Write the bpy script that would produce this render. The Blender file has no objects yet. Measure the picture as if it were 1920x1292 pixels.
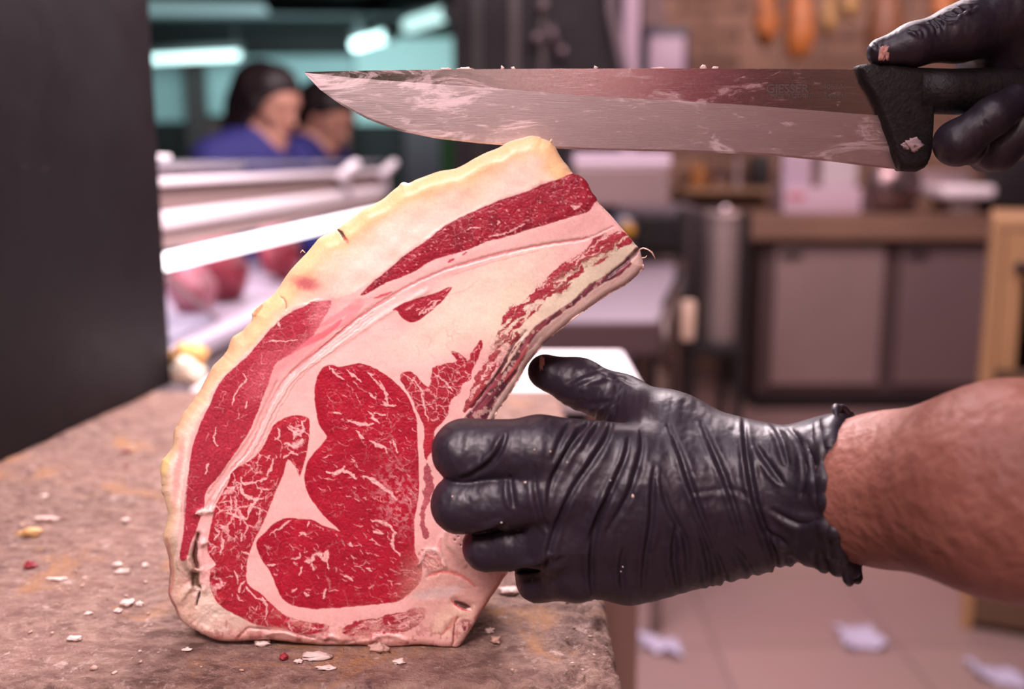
import bpy, bmesh, math, random
import numpy as np
from mathutils import Vector, Matrix, noise as mnoise

S = bpy.context.scene
COL = S.collection
FX = 1920.0
CAMZ = 1.177
PITCH = math.radians(10.2)
CP, SP = math.cos(PITCH), math.sin(PITCH)

# ------------------------------------------------------------------ camera
cam_d = bpy.data.cameras.new('camera')
cam = bpy.data.objects.new('camera', cam_d)
COL.objects.link(cam)
cam.location = (0, 0, CAMZ)
cam.rotation_euler = (math.radians(90) - PITCH, 0, 0)
cam_d.sensor_width = 36
cam_d.lens = 36
cam_d.clip_start = 0.02
cam_d.clip_end = 60
cam_d.dof.use_dof = True
cam_d.dof.focus_distance = 0.560
cam_d.dof.aperture_fstop = 3.6
S.camera = cam

# ------------------------------------------------------------------ world, exposure
S.view_settings.view_transform = 'Standard'
S.view_settings.look = 'None'
S.view_settings.gamma = 1
S.view_settings.use_curve_mapping = False
S.view_settings.exposure = 0.0
wd = bpy.data.worlds.new('world')
S.world = wd
wd.use_nodes = True
wd.node_tree.nodes['Background'].inputs[0].default_value = (0.25, 0.16, 0.18, 1)
wd.node_tree.nodes['Background'].inputs[1].default_value = 0.19
S.cycles.max_bounces = 6
S.cycles.use_denoising = True
try:
    S.cycles.denoiser = 'OPENIMAGEDENOISE'
except Exception:
    pass

# ------------------------------------------------------------------ lights (overhead and hall lamps, plus added unseen fills; named by target)
def area(name, loc, target, sx, sy, power, col):
    d = bpy.data.lights.new(name, 'AREA')
    d.shape = 'RECTANGLE'; d.size = sx; d.size_y = sy
    d.energy = power; d.color = col
    o = bpy.data.objects.new(name, d)
    COL.objects.link(o)
    o.location = loc
    v = Vector(target) - Vector(loc)
    o.rotation_euler = v.to_track_quat('-Z', 'Y').to_euler()
    return o

PINK = (1.0, 0.80, 0.83)
wl_ = area('steak_key', (-0.30, -0.22, 1.80), (-0.18, 0.55, 1.06), 0.45, 0.25, 1.95, (1.0, 0.81, 0.82)); wl_.data.spread = math.radians(52)  # unseen key light, added and narrowed to favour the steak face
area('top_lamp', (-0.15, 0.15, 2.45), (0.0, 0.55, 1.0), 0.7, 0.30, 6.3, (0.97, 0.80, 0.96))
area('rear_fill', (0.2, -1.2, 2.6), (0.3, -2.2, 1.4), 1.2, 0.3, 75, (1.0, 0.80, 0.80))  # unseen light added to brighten the boxes the blade mirrors
area('block_fill', (-0.12, 1.42, 1.95), (-0.16, 1.25, 0.9), 0.6, 0.35, 35, (1.0, 0.84, 0.87))  # unseen light added to brighten the far end of the block
area('case_fill', (-0.66, 2.2, 1.14), (-0.66, 2.2, 0.8), 0.08, 1.2, 3, (1.0, 0.82, 0.92))  # extra unseen light added inside the case for deck and meat
area('counter_lamp', (1.5, 3.4, 2.5), (1.5, 4.6, 0.9), 1.4, 0.5, 37, (1.0, 0.74, 0.76))
area('floor_lamp', (0.7, 2.1, 2.5), (0.6, 2.4, 0.0), 0.8, 0.5, 22, PINK)
area('wall_lamp', (1.7, 4.6, 2.5), (1.9, 5.6, 1.7), 2.0, 0.3, 8, (1.0, 0.72, 0.70))
area('hall_lamp', (-2.2, 10.6, 2.3), (-2.5, 13.2, 2.1), 4.0, 0.8, 85, (0.72, 0.96, 0.98))
area('case_rail_fill', (-0.1, 2.2, 2.5), (-0.5, 2.7, 1.2), 0.5, 1.4, 26, (1.0, 0.82, 0.86))  # unseen light added to whiten the rails of the case

# ------------------------------------------------------------------ pixel helpers (frame 1920 x 1292)
def ray(px, py):
    u = (px - 960.0) / FX
    v = -(py - 646.0) / FX
    return u, CP + v * SP, -SP + v * CP

def W(px, py, Y):
    u, dy, dz = ray(px, py)
    t = Y / dy
    return Vector((u * t, Y, CAMZ + dz * t))

def Wz(px, py, z):
    u, dy, dz = ray(px, py)
    t = (z - CAMZ) / dz
    return Vector((u * t, dy * t, z))

def proj(P):                       # world array (n,3) -> pixel array
    X = P[:, 0]; Y = P[:, 1]; Z = P[:, 2] - CAMZ
    f = Y * CP - Z * SP
    up = Y * SP + Z * CP
    return 960 + FX * X / f, 646 - FX * up / f

# ------------------------------------------------------------------ materials
MATS = {}
def mat(name, col=(0.5, 0.5, 0.5), rough=0.5, metal=0.0, spec=0.5, coat=0.0, sss=0.0, emit=None, es=0.0,
        var=0.0, vscale=20.0, col2=None, bump=0.0, bscale=60.0, trans=0.0, alpha=1.0, rvar=0.0, stretch=(1, 1, 1), detail=6.0):
    if name in MATS:
        return MATS[name]
    m = bpy.data.materials.new(name)
    m.use_nodes = True
    nt = m.node_tree; N = nt.nodes; L = nt.links
    b = N['Principled BSDF']
    b.inputs['Base Color'].default_value = (*col, 1)
    b.inputs['Roughness'].default_value = rough
    b.inputs['Metallic'].default_value = metal
    b.inputs['Specular IOR Level'].default_value = spec
    b.inputs['Coat Weight'].default_value = coat
    b.inputs['Transmission Weight'].default_value = trans
    b.inputs['Alpha'].default_value = alpha
    if sss:
        b.inputs['Subsurface Weight'].default_value = sss
        b.inputs['Subsurface Radius'].default_value = (1.0, 0.35, 0.25)
        b.inputs['Subsurface Scale'].default_value = 0.004
    if emit:
        b.inputs['Emission Color'].default_value = (*emit, 1)
        b.inputs['Emission Strength'].default_value = es
    tc = N.new('ShaderNodeTexCoord')
    mp = N.new('ShaderNodeMapping'); mp.inputs['Scale'].default_value = stretch
    L.new(tc.outputs['Object'], mp.inputs['Vector'])
    if var or col2 or rvar:
        nz = N.new('ShaderNodeTexNoise'); nz.inputs['Scale'].default_value = vscale; nz.inputs['Detail'].default_value = detail
        nz.inputs['Roughness'].default_value = 0.65
        L.new(mp.outputs[0], nz.inputs['Vector'])
        rp = N.new('ShaderNodeMapRange')
        rp.inputs['From Min'].default_value = 0.35; rp.inputs['From Max'].default_value = 0.65
        L.new(nz.outputs['Fac'], rp.inputs['Value'])
        mx = N.new('ShaderNodeMix'); mx.data_type = 'RGBA'
        c2 = col2 if col2 else tuple(c * (1 - var) for c in col)
        mx.inputs['A'].default_value = (*col, 1); mx.inputs['B'].default_value = (*c2, 1)
        L.new(rp.outputs[0], mx.inputs['Factor'])
        if var or col2:
            L.new(mx.outputs['Result'], b.inputs['Base Color'])
        if rvar:
            r2 = N.new('ShaderNodeMapRange')
            r2.inputs['From Min'].default_value = 0.3; r2.inputs['From Max'].default_value = 0.7
            r2.inputs['To Min'].default_value = rough; r2.inputs['To Max'].default_value = min(1, rough + rvar)
            L.new(nz.outputs['Fac'], r2.inputs['Value'])
            L.new(r2.outputs[0], b.inputs['Roughness'])
    if bump:
        n2 = N.new('ShaderNodeTexNoise'); n2.inputs['Scale'].default_value = bscale; n2.inputs['Detail'].default_value = 8
        L.new(mp.outputs[0], n2.inputs['Vector'])
        bp = N.new('ShaderNodeBump'); bp.inputs['Strength'].default_value = bump; bp.inputs['Distance'].default_value = 0.01
        L.new(n2.outputs['Fac'], bp.inputs['Height'])
        L.new(bp.outputs[0], b.inputs['Normal'])
    MATS[name] = m
    return m

# ------------------------------------------------------------------ objects
def tag(o, label=None, cat=None, group=None, kind=None):
    if label: o['label'] = label
    if cat: o['category'] = cat
    if group: o['group'] = group
    if kind: o['kind'] = kind
    return o

def thing(name, label, cat, loc=(0, 0, 0), group=None, rz=0.0):
    o = bpy.data.objects.new(name, None)
    o.empty_display_size = 0.05
    COL.objects.link(o)
    o.location = loc
    o.rotation_euler = (0, 0, rz)
    return tag(o, label, cat, group)

def wloc(o):
    p = Vector(o.location)
    while o.parent:
        o = o.parent
        p = p + Vector(o.location)
    return p

def link_mesh(name, me, m=None, parent=None, origin=None):
    """me in world coordinates; the object's origin goes to its base"""
    o = bpy.data.objects.new(name, me)
    COL.objects.link(o)
    n = len(me.vertices)
    co = np.empty(n * 3, dtype=np.float32); me.vertices.foreach_get('co', co)
    co = co.reshape(-1, 3)
    if origin is None:
        origin = Vector((float((co[:, 0].min() + co[:, 0].max()) / 2), float((co[:, 1].min() + co[:, 1].max()) / 2), float(co[:, 2].min())))
    co = co - np.array(origin, dtype=np.float32)
    me.vertices.foreach_set('co', co.ravel())
    if m is not None:
        me.materials.append(m)
    if parent is not None:
        o.parent = parent
        o.location = Vector(origin) - wloc(parent)
    else:
        o.location = origin
    me.update()
    return o

def np_mesh(name, V, F, m=None, parent=None, smooth=True, color=None, attrs=None, normals=None):
    me = bpy.data.meshes.new(name)
    V = np.asarray(V, dtype=np.float32); F = np.asarray(F, dtype=np.int32)
    k = F.shape[1]
    me.vertices.add(len(V)); me.vertices.foreach_set('co', V.ravel())
    me.loops.add(F.size); me.loops.foreach_set('vertex_index', F.ravel())
    me.polygons.add(len(F))
    me.polygons.foreach_set('loop_start', np.arange(0, F.size, k, dtype=np.int32))
    me.polygons.foreach_set('use_smooth', np.full(len(F), smooth, dtype=bool))
    me.update(calc_edges=True)
    if color is not None:
        a = me.color_attributes.new('tone', 'FLOAT_COLOR', 'POINT')
        c = np.ones((len(V), 4), dtype=np.float32); c[:, :3] = color
        a.data.foreach_set('color', c.ravel())
    if attrs:
        for kk, vv in attrs.items():
            a = me.attributes.new(kk, 'FLOAT', 'POINT')
            a.data.foreach_set('value', np.asarray(vv, dtype=np.float32))
    if normals is not None:
        me.normals_split_custom_set_from_vertices([tuple(x) for x in normals])
    return link_mesh(name, me, m, parent)

class MB:
    """collects simple shapes into one bmesh"""
    def __init__(s): s.bm = bmesh.new()
    def box(s, x0, x1, y0, y1, z0, z1, bev=0.0, rot=None):
        b = bmesh.new()
        r = bmesh.ops.create_cube(b, size=1.0)
        for v in b.verts:
            v.co = Vector(((x0 + x1) / 2 + v.co.x * (x1 - x0), (y0 + y1) / 2 + v.co.y * (y1 - y0), (z0 + z1) / 2 + v.co.z * (z1 - z0)))
        if bev:
            bmesh.ops.bevel(b, geom=list(b.edges), offset=bev, segments=2, affect='EDGES', profile=0.6)
        if rot:
            c = Vector(((x0 + x1) / 2, (y0 + y1) / 2, (z0 + z1) / 2))
            bmesh.ops.rotate(b, verts=b.verts, cent=c, matrix=rot)
        s.add(b); return s
    def add(s, b):
        me = bpy.data.meshes.new('t'); b.to_mesh(me); b.free()
        s.bm.from_mesh(me); bpy.data.meshes.remove(me)
    def tube(s, pts, r, n=12, caps=True, flat=1.0):
        pts = [Vector(p) for p in pts]
        rs = r if isinstance(r, (list, tuple)) else [r] * len(pts)
        b = s.bm; rings = []
        up = Vector((0, 0, 1))
        for i, p in enumerate(pts):
            t = (pts[min(i + 1, len(pts) - 1)] - pts[max(i - 1, 0)]).normalized()
            a = t.cross(up)
            if a.length < 0.05: a = t.cross(Vector((0, 1, 0)))
            a.normalize(); c = a.cross(t).normalized()
            rings.append([b.verts.new(p + a * math.cos(2 * math.pi * k / n) * rs[i] + c * math.sin(2 * math.pi * k / n) * rs[i] * flat) for k in range(n)])
        for i in range(len(rings) - 1):
            for k in range(n):
                b.faces.new((rings[i][k], rings[i][(k + 1) % n], rings[i + 1][(k + 1) % n], rings[i + 1][k]))
        if caps:
            b.faces.new(list(reversed(rings[0]))); b.faces.new(rings[-1])
        return s
    def lathe(s, prof, cx, cy, n=28, z0=0.0):
        b = s.bm; rings = []
        for (r, z) in prof:
            rings.append([b.verts.new((cx + r * math.cos(2 * math.pi * k / n), cy + r * math.sin(2 * math.pi * k / n), z0 + z)) for k in range(n)])
        for i in range(len(rings) - 1):
            for k in range(n):
                b.faces.new((rings[i][k], rings[i][(k + 1) % n], rings[i + 1][(k + 1) % n], rings[i + 1][k]))
        b.faces.new(list(reversed(rings[0]))); b.faces.new(rings[-1])
        return s
    def prism(s, poly, d):
        """poly: list of world points (planar), d: extrusion vector"""
        b = s.bm; d = Vector(d)
        A = [b.verts.new(Vector(p)) for p in poly]; B = [b.verts.new(Vector(p) + d) for p in poly]
        n = len(A)
        b.faces.new(A); b.faces.new(list(reversed(B)))
        for i in range(n):
            b.faces.new((A[(i + 1) % n], A[i], B[i], B[(i + 1) % n]))
        return s
    def blob(s, c, rad, seed=0, amp=0.25, sub=3, freq=1.3):
        b = bmesh.new(); bmesh.ops.create_icosphere(b, subdivisions=sub, radius=1.0)
        for v in b.verts:
            q = v.co * freq + Vector((seed * 3.1, seed * 1.7, seed * 0.9))
            k = 1 + amp * 2 * mnoise.noise(q) + amp * mnoise.noise(q * 2.7)
            v.co = Vector((c[0] + v.co.x * rad[0] * k, c[1] + v.co.y * rad[1] * k, c[2] + v.co.z * rad[2] * k))
        s.add(b); return s
    def build(s, name, m, parent=None, smooth=False, autos=None):
        bmesh.ops.recalc_face_normals(s.bm, faces=s.bm.faces)
        me = bpy.data.meshes.new(name); s.bm.to_mesh(me); s.bm.free()
        if smooth:
            me.polygons.foreach_set('use_smooth', np.ones(len(me.polygons), dtype=bool))
            if autos:
                try: me.set_sharp_from_angle(angle=math.radians(autos))
                except Exception: pass
        return link_mesh(name, me, m, parent)

# ------------------------------------------------------------------ numpy noise
def _hash(ix, iy, seed):
    h = (ix.astype(np.int64) * 374761393 + iy.astype(np.int64) * 668265263 + seed * 974634777) & 0x7fffffff
    h = ((h ^ (h >> 13)) * 1274126177) & 0x7fffffff
    h = h ^ (h >> 16)
    return (h & 0xffffff).astype(np.float32) / float(0xffffff)

def vnoise(x, y, seed=0):
    ix = np.floor(x); iy = np.floor(y)
    fx = x - ix; fy = y - iy
    fx = fx * fx * (3 - 2 * fx); fy = fy * fy * (3 - 2 * fy)
    a = _hash(ix, iy, seed); b = _hash(ix + 1, iy, seed); c = _hash(ix, iy + 1, seed); d = _hash(ix + 1, iy + 1, seed)
    return (a * (1 - fx) + b * fx) * (1 - fy) + (c * (1 - fx) + d * fx) * fy

def fbm(x, y, scale, seed=0, octs=4, gain=0.5):
    """0..1, mean .5; scale = feature size in the units of x"""
    r = 0; a = 1.0; t = 0; f = 1.0 / scale
    for i in range(octs):
        r = r + a * vnoise(x * f + 13.7 * i, y * f + 7.1 * i, seed + i * 17); t += a
        a *= gain; f *= 2.03
    return r / t

def sstep(a, b, x):
    t = np.clip((x - a) / (b - a), 0, 1)
    return t * t * (3 - 2 * t)

def smooth_poly(P, n=4, closed=True):
    P = np.asarray(P, dtype=np.float64); m = len(P); out = []
    rng = range(m) if closed else range(m - 1)
    for i in rng:
        if closed: p0, p1, p2, p3 = P[i - 1], P[i], P[(i + 1) % m], P[(i + 2) % m]
        else: p0, p1, p2, p3 = P[max(i - 1, 0)], P[i], P[i + 1], P[min(i + 2, m - 1)]
        for k in range(n):
            t = k / n
            out.append(0.5 * ((2 * p1) + (-p0 + p2) * t + (2 * p0 - 5 * p1 + 4 * p2 - p3) * t * t + (-p0 + 3 * p1 - 3 * p2 + p3) * t ** 3))
    if not closed: out.append(P[-1])
    return np.array(out)

def poly_sd(x, y, P):
    """signed distance (negative inside) of points to a closed polygon, plus nearest point"""
    best = np.full(x.shape, 1e9, dtype=np.float32); inside = np.zeros(x.shape, dtype=bool)
    nx_ = np.zeros_like(best); ny_ = np.zeros_like(best)
    n = len(P)
    for i in range(n):
        ax, ay = P[i]; bx, by = P[(i + 1) % n]
        ex, ey = bx - ax, by - ay
        l2 = ex * ex + ey * ey + 1e-9
        t = np.clip(((x - ax) * ex + (y - ay) * ey) / l2, 0, 1)
        qx = ax + t * ex; qy = ay + t * ey
        d = (x - qx) ** 2 + (y - qy) ** 2
        m = d < best
        best = np.where(m, d, best); nx_ = np.where(m, qx, nx_); ny_ = np.where(m, qy, ny_)
        c = ((ay > y) != (by > y))
        if abs(by - ay) > 1e-9:
            c &= x < (bx - ax) * (y - ay) / (by - ay) + ax
            inside ^= c
    d = np.sqrt(best)
    return np.where(inside, -d, d), nx_, ny_

# ------------------------------------------------------------------ distance field bodies
def rcone(X, Y, Z, a, b, ra, rb, fl=None):
    a = np.asarray(a, dtype=np.float32); b = np.asarray(b, dtype=np.float32)
    e = b - a; l2 = float((e * e).sum()) + 1e-12
    px = X - a[0]; py = Y - a[1]; pz = Z - a[2]
    t = np.clip((px * e[0] + py * e[1] + pz * e[2]) / l2, 0, 1)
    qx = px - t * e[0]; qy = py - t * e[1]; qz = pz - t * e[2]
    if fl:
        qx = qx / fl[0]; qy = qy / fl[1]; qz = qz / fl[2]
    return np.sqrt(qx * qx + qy * qy + qz * qz) - (ra + (rb - ra) * t)

def sdf_mesh(prims, vox, off=0.0, cut=None, pad=0.012):
    """prims: (a, b, ra, rb, k[, flat]) smoothly united in order, k < 0 carves; returns verts, quads"""
    lo = np.min([np.minimum(np.array(p[0]) - p[2] * 1.3, np.array(p[1]) - p[3] * 1.3) for p in prims if p[4] >= 0], axis=0) - pad
    hi = np.max([np.maximum(np.array(p[0]) + p[2] * 1.3, np.array(p[1]) + p[3] * 1.3) for p in prims if p[4] >= 0], axis=0) + pad
    n = np.ceil((hi - lo) / vox).astype(int) + 1
    gx = (lo[0] + np.arange(n[0]) * vox).astype(np.float32)
    gy = (lo[1] + np.arange(n[1]) * vox).astype(np.float32)
    gz = (lo[2] + np.arange(n[2]) * vox).astype(np.float32)
    D = np.full(tuple(n), 0.2, dtype=np.float32)
    for p in prims:
        a, b, ra, rb, k = p[:5]; fl = p[5] if len(p) > 5 else None
        m = max(ra, rb) * 1.35 + abs(k) * 2 + 4 * vox
        i0 = np.maximum(((np.minimum(a, b) - m - lo) / vox).astype(int), 0)
        i1 = np.minimum(((np.maximum(a, b) + m - lo) / vox).astype(int) + 2, n)
        sl = tuple(slice(i0[q], i1[q]) for q in range(3))
        XX, YY, ZZ = np.meshgrid(gx[sl[0]], gy[sl[1]], gz[sl[2]], indexing='ij', sparse=True)
        d = rcone(XX, YY, ZZ, a, b, ra, rb, fl)
        c = D[sl]
        if k >= 0:
            kk = max(k, 1e-5)
            h = np.clip(kk - np.abs(c - d), 0, None) / kk
            D[sl] = np.minimum(c, d) - h * h * kk * 0.25
        else:
            kk = -k
            d = -d
            h = np.clip(kk - np.abs(c - d), 0, None) / kk
            D[sl] = np.maximum(c, d) + h * h * kk * 0.25
    D -= off
    if cut is not None:
        XX, YY, ZZ = np.meshgrid(gx, gy, gz, indexing='ij', sparse=True)
        for (p0, nn) in cut:
            D = np.maximum(D, (XX - p0[0]) * nn[0] + (YY - p0[1]) * nn[1] + (ZZ - p0[2]) * nn[2])
    return surface_nets(D, lo, vox)

def surface_nets(D, lo, vox):
    I = D < 0
    nx, ny, nz = D.shape
    cnt = np.zeros((nx - 1, ny - 1, nz - 1), dtype=np.int8)
    for dx in (0, 1):
        for dy in (0, 1):
            for dz in (0, 1):
                cnt += I[dx:nx - 1 + dx, dy:ny - 1 + dy, dz:nz - 1 + dz]
    act = (cnt > 0) & (cnt < 8)
    idx = np.full(act.shape, -1, dtype=np.int32)
    ci = np.argwhere(act)
    idx[act] = np.arange(len(ci))
    acc = np.zeros((len(ci), 3), dtype=np.float64); num = np.zeros(len(ci))
    C = [(0, 0, 0), (1, 0, 0), (0, 1, 0), (1, 1, 0), (0, 0, 1), (1, 0, 1), (0, 1, 1), (1, 1, 1)]
    E = [(0, 1), (2, 3), (4, 5), (6, 7), (0, 2), (1, 3), (4, 6), (5, 7), (0, 4), (1, 5), (2, 6), (3, 7)]
    val = [D[ci[:, 0] + c[0], ci[:, 1] + c[1], ci[:, 2] + c[2]].astype(np.float64) for c in C]
    for (a, b) in E:
        va, vb = val[a], val[b]
        m = (va < 0) != (vb < 0)
        t = np.where(m, va / np.where(m, va - vb, 1), 0)
        pa = np.array(C[a], dtype=np.float64); pb = np.array(C[b], dtype=np.float64)
        p = pa[None, :] + t[:, None] * (pb - pa)[None, :]
        acc += p * m[:, None]; num += m
    V = (ci + acc / num[:, None]) * vox + lo[None, :]
    Q = []
    # x edges
    def quads(axis):
        if axis == 0:
            a = I[:-1, 1:-1, 1:-1]; b = I[1:, 1:-1, 1:-1]
            c = np.argwhere(a != b); s = a[a != b]
            i, j, k = c[:, 0], c[:, 1] + 1, c[:, 2] + 1
            q = np.stack([idx[i, j - 1, k - 1], idx[i, j, k - 1], idx[i, j, k], idx[i, j - 1, k]], 1)
        elif axis == 1:
            a = I[1:-1, :-1, 1:-1]; b = I[1:-1, 1:, 1:-1]
            c = np.argwhere(a != b); s = a[a != b]
            i, j, k = c[:, 0] + 1, c[:, 1], c[:, 2] + 1
            q = np.stack([idx[i - 1, j, k - 1], idx[i - 1, j, k], idx[i, j, k], idx[i, j, k - 1]], 1)
        else:
            a = I[1:-1, 1:-1, :-1]; b = I[1:-1, 1:-1, 1:]
            c = np.argwhere(a != b); s = a[a != b]
            i, j, k = c[:, 0] + 1, c[:, 1] + 1, c[:, 2]
            q = np.stack([idx[i - 1, j - 1, k], idx[i, j - 1, k], idx[i, j, k], idx[i - 1, j, k]], 1)
        q[~s] = q[~s][:, ::-1]
        return q
    F = np.concatenate([quads(0), quads(1), quads(2)], 0)
    return V, F

def vnormals(V, F):
    a = V[F[:, 2]] - V[F[:, 0]]; b = V[F[:, 3]] - V[F[:, 1]]
    fn = np.cross(a, b)
    N = np.zeros_like(V)
    for k in range(4):
        for ax in range(3):
            N[:, ax] += np.bincount(F[:, k], weights=fn[:, ax], minlength=len(V))
    return N / (np.linalg.norm(N, axis=1, keepdims=True) + 1e-12)

def relax(V, F, it=2, lam=0.5):
    n = len(V)
    e = np.concatenate([F[:, [0, 1]], F[:, [1, 2]], F[:, [2, 3]], F[:, [3, 0]]], 0)
    e = np.concatenate([e, e[:, ::-1]], 0)
    deg = np.bincount(e[:, 0], minlength=n)[:, None] + 1e-9
    for i in range(it):
        for l in (lam, -lam * 1.03):
            A = np.zeros_like(V)
            for ax in range(3):
                A[:, ax] = np.bincount(e[:, 0], weights=V[e[:, 1], ax], minlength=n)
            V = V + l * (A / deg - V)
    return V
# ================================================================== THE SETTING
BT = 0.9002            # height of the block top
FLOORC = (.42, .27, .25)
def struct(name, mb, m, smooth=False):
    o = mb.build(name, m, None, smooth); o['kind'] = 'structure'; return o

def tile_mat():
    m = bpy.data.materials.new('floor_tile'); m.use_nodes = True
    N = m.node_tree.nodes; L = m.node_tree.links; b = N['Principled BSDF']
    tc = N.new('ShaderNodeTexCoord'); br = N.new('ShaderNodeTexBrick')
    br.offset = 0; br.inputs['Scale'].default_value = 1.0
    br.inputs['Brick Width'].default_value = .45; br.inputs['Row Height'].default_value = .45
    br.inputs['Mortar Size'].default_value = .004; br.inputs['Mortar Smooth'].default_value = .2
    br.inputs['Color1'].default_value = (.30, .185, .175, 1); br.inputs['Color2'].default_value = (.34, .21, .20, 1); br.inputs['Mortar'].default_value = (.20, .125, .12, 1)
    L.new(tc.outputs['Object'], br.inputs['Vector'])
    nz = N.new('ShaderNodeTexNoise'); nz.inputs['Scale'].default_value = 2.5; nz.inputs['Detail'].default_value = 6
    L.new(tc.outputs['Object'], nz.inputs['Vector'])
    mx = N.new('ShaderNodeMix'); mx.data_type = 'RGBA'; mx.blend_type = 'MULTIPLY'; mx.inputs['Factor'].default_value = .5
    L.new(br.outputs['Color'], mx.inputs['A']); L.new(nz.outputs['Color'], mx.inputs['B'])
    mx2 = N.new('ShaderNodeMix'); mx2.data_type = 'RGBA'; mx2.inputs['Factor'].default_value = .35
    L.new(br.outputs['Color'], mx2.inputs['A']); L.new(mx.outputs['Result'], mx2.inputs['B'])
    L.new(mx2.outputs['Result'], b.inputs['Base Color'])
    b.inputs['Roughness'].default_value = .45
    return m
def brick_mat():
    m = bpy.data.materials.new('rough_stone_wall'); m.use_nodes = True
    N = m.node_tree.nodes; L = m.node_tree.links; b = N['Principled BSDF']
    tc = N.new('ShaderNodeTexCoord'); mp = N.new('ShaderNodeMapping'); mp.inputs['Rotation'].default_value = (math.radians(90), 0, 0)
    L.new(tc.outputs['Object'], mp.inputs['Vector'])
    br = N.new('ShaderNodeTexBrick'); br.inputs['Scale'].default_value = 1.0
    br.inputs['Brick Width'].default_value = .30; br.inputs['Row Height'].default_value = .075
    br.inputs['Mortar Size'].default_value = .008; br.inputs['Bias'].default_value = -.1
    br.inputs['Color1'].default_value = (.40, .24, .17, 1); br.inputs['Color2'].default_value = (.24, .13, .095, 1); br.inputs['Mortar'].default_value = (.12, .075, .06, 1)
    L.new(mp.outputs[0], br.inputs['Vector'])
    nz = N.new('ShaderNodeTexNoise'); nz.inputs['Scale'].default_value = 5; nz.inputs['Detail'].default_value = 7
    L.new(tc.outputs['Object'], nz.inputs['Vector'])
    hs = N.new('ShaderNodeMix'); hs.data_type = 'RGBA'; hs.blend_type = 'OVERLAY'; hs.inputs['Factor'].default_value = .6
    L.new(br.outputs['Color'], hs.inputs['A']); L.new(nz.outputs['Fac'], hs.inputs['B'])
    L.new(hs.outputs['Result'], b.inputs['Base Color'])
    b.inputs['Roughness'].default_value = .85
    bp = N.new('ShaderNodeBump'); bp.inputs['Strength'].default_value = .8; bp.inputs['Distance'].default_value = .03
    L.new(br.outputs['Fac'], bp.inputs['Height']); bp.invert = True
    L.new(bp.outputs[0], b.inputs['Normal'])
    return m

X0, X1, Y0, Y1, YB, ZC = -6.0, 3.4, -2.2, 13.2, 5.7, 2.75
XS = .82                                     # where the shop's back wall ends and the hall opens
mb = MB(); mb.box(X0, X1, Y0, Y1, -.1, 0); struct('floor', mb, tile_mat())
m_ceil = mat('dark_ceiling', (.012, .018, .02), .8, var=.6, vscale=1.2)
mb = MB(); mb.box(X0, X1, Y0, Y1, ZC, ZC + .1)
struct('ceiling', mb, m_ceil)
m_wall = mat('plaster_pink', (.34, .23, .23), .8, var=.15, vscale=3)
mb = MB(); mb.box(XS, X1, YB, YB + .12, 0, ZC); struct('wall_back', mb, brick_mat())
mb = MB(); mb.box(XS - .12, XS, YB, Y1, 0, ZC); struct('wall_side', mb, m_wall)
mb = MB(); mb.box(X1, X1 + .1, Y0, YB + .12, 0, ZC); struct('wall_right', mb, mat('wall_dim', (.16, .10, .10), .8))
mb = MB(); mb.box(X0, X1, Y0 - .1, Y0, 0, ZC); struct('wall_front', mb, mat('wall_rose', (.42, .28, .29), .8, col2=(.30, .19, .20), vscale=1.5))
mb = MB(); mb.box(X0 - .1, X0, Y0, Y1, 0, ZC); struct('wall_left', mb, mat('wall_dark', (.12, .12, .13), .8))
# far wall of the market hall: pale upper panels over a dark lower part
mb = MB(); mb.box(X0, XS, Y1, Y1 + .1, 0, ZC); struct('wall_far', mb, mat('hall_dark', (.009, .009, .010), .7))

m_teal = mat('pale_hall_panel', (.40, .60, .61), .6, var=.2, vscale=1.0)

def panel(px0, py0, px1, py1, D, name, label, m, th=.03, cat='wall panel', group=None):
    a = W(px0, py1, D); b = W(px1, py0, D)
    if cat != 'wall panel': a.z = 0
    mb = MB(); mb.box(a.x, b.x, D, D + th, a.z, b.z, .004)
    o = mb.build(name, m); tag(o, label, cat, group); return o
panel(235, 112, 352, 228, Y1 - .05, 'wall_panel', 'pale teal wall panel at the far left of the hall, beside the dark post', m_teal)
panel(378, 105, 662, 215, Y1 - .05, 'wall_panel', 'wide pale teal wall panel above the heads of the two workers', m_teal)
panel(668, 70, 850, 232, Y1 - .07, 'wall_panel', 'bright teal wall panel below the slanting row of tube lamps', mat('bright_teal_panel', (.55, .80, .78), .5))
panel(352, 96, 378, 300, Y1 - .25, 'hall_post', 'narrow dark brown post in the hall left of the workers', mat('post_brown', (.05, .035, .035), .6), .12, 'post')
panel(826, 240, 864, 320, 8.0, 'green_post', 'narrow green post in the hall just below the knife and left of the black column', mat('green_paint', (.04, .30, .08), .5), .05, 'post')
panel(760, 215, 1000, 305, Y1 - .5, 'dark_cabinet', 'dark purple cabinet low in the hall behind the knife tip', mat('dark_purple', (.06, .035, .05), .5), .2, 'cabinet')
for (pa, pb, pc, pd, cc, lb_) in ((612, 232, 655, 300, (.10, .02, .025), 'dark red shutter low in the hall behind the second worker'),
                              (382, 225, 418, 300, (.06, .025, .025), 'dark brown shutter low in the hall left of the first worker'),
                              (424, 225, 470, 300, (.02, .05, .045), 'dark green shutter low in the hall just behind the first worker')):
    panel(pa, pb, pc, pd, Y1 - .3, 'shutter', lb_, mat('shutter_%.2f' % cc[0], cc, .5), .05, 'shutter')
# ceiling beams and duct in the hall

for i, (yy, w, z) in enumerate(((6.2, .35, .18), (8.4, .25, .16), (10.6, .3, .14))):
    mb = MB(); mb.box(X0 + .02, XS - .15, yy, yy + w, ZC - z, ZC - .002)
    o = mb.build('ceiling_beam', mat('beam', (.03, .04, .042), .7)); tag(o, ['dark ceiling beam nearest the display case', 'dark ceiling beam in the middle of the hall', 'dark ceiling beam nearest the far teal wall'][i], 'beam', None)

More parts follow.
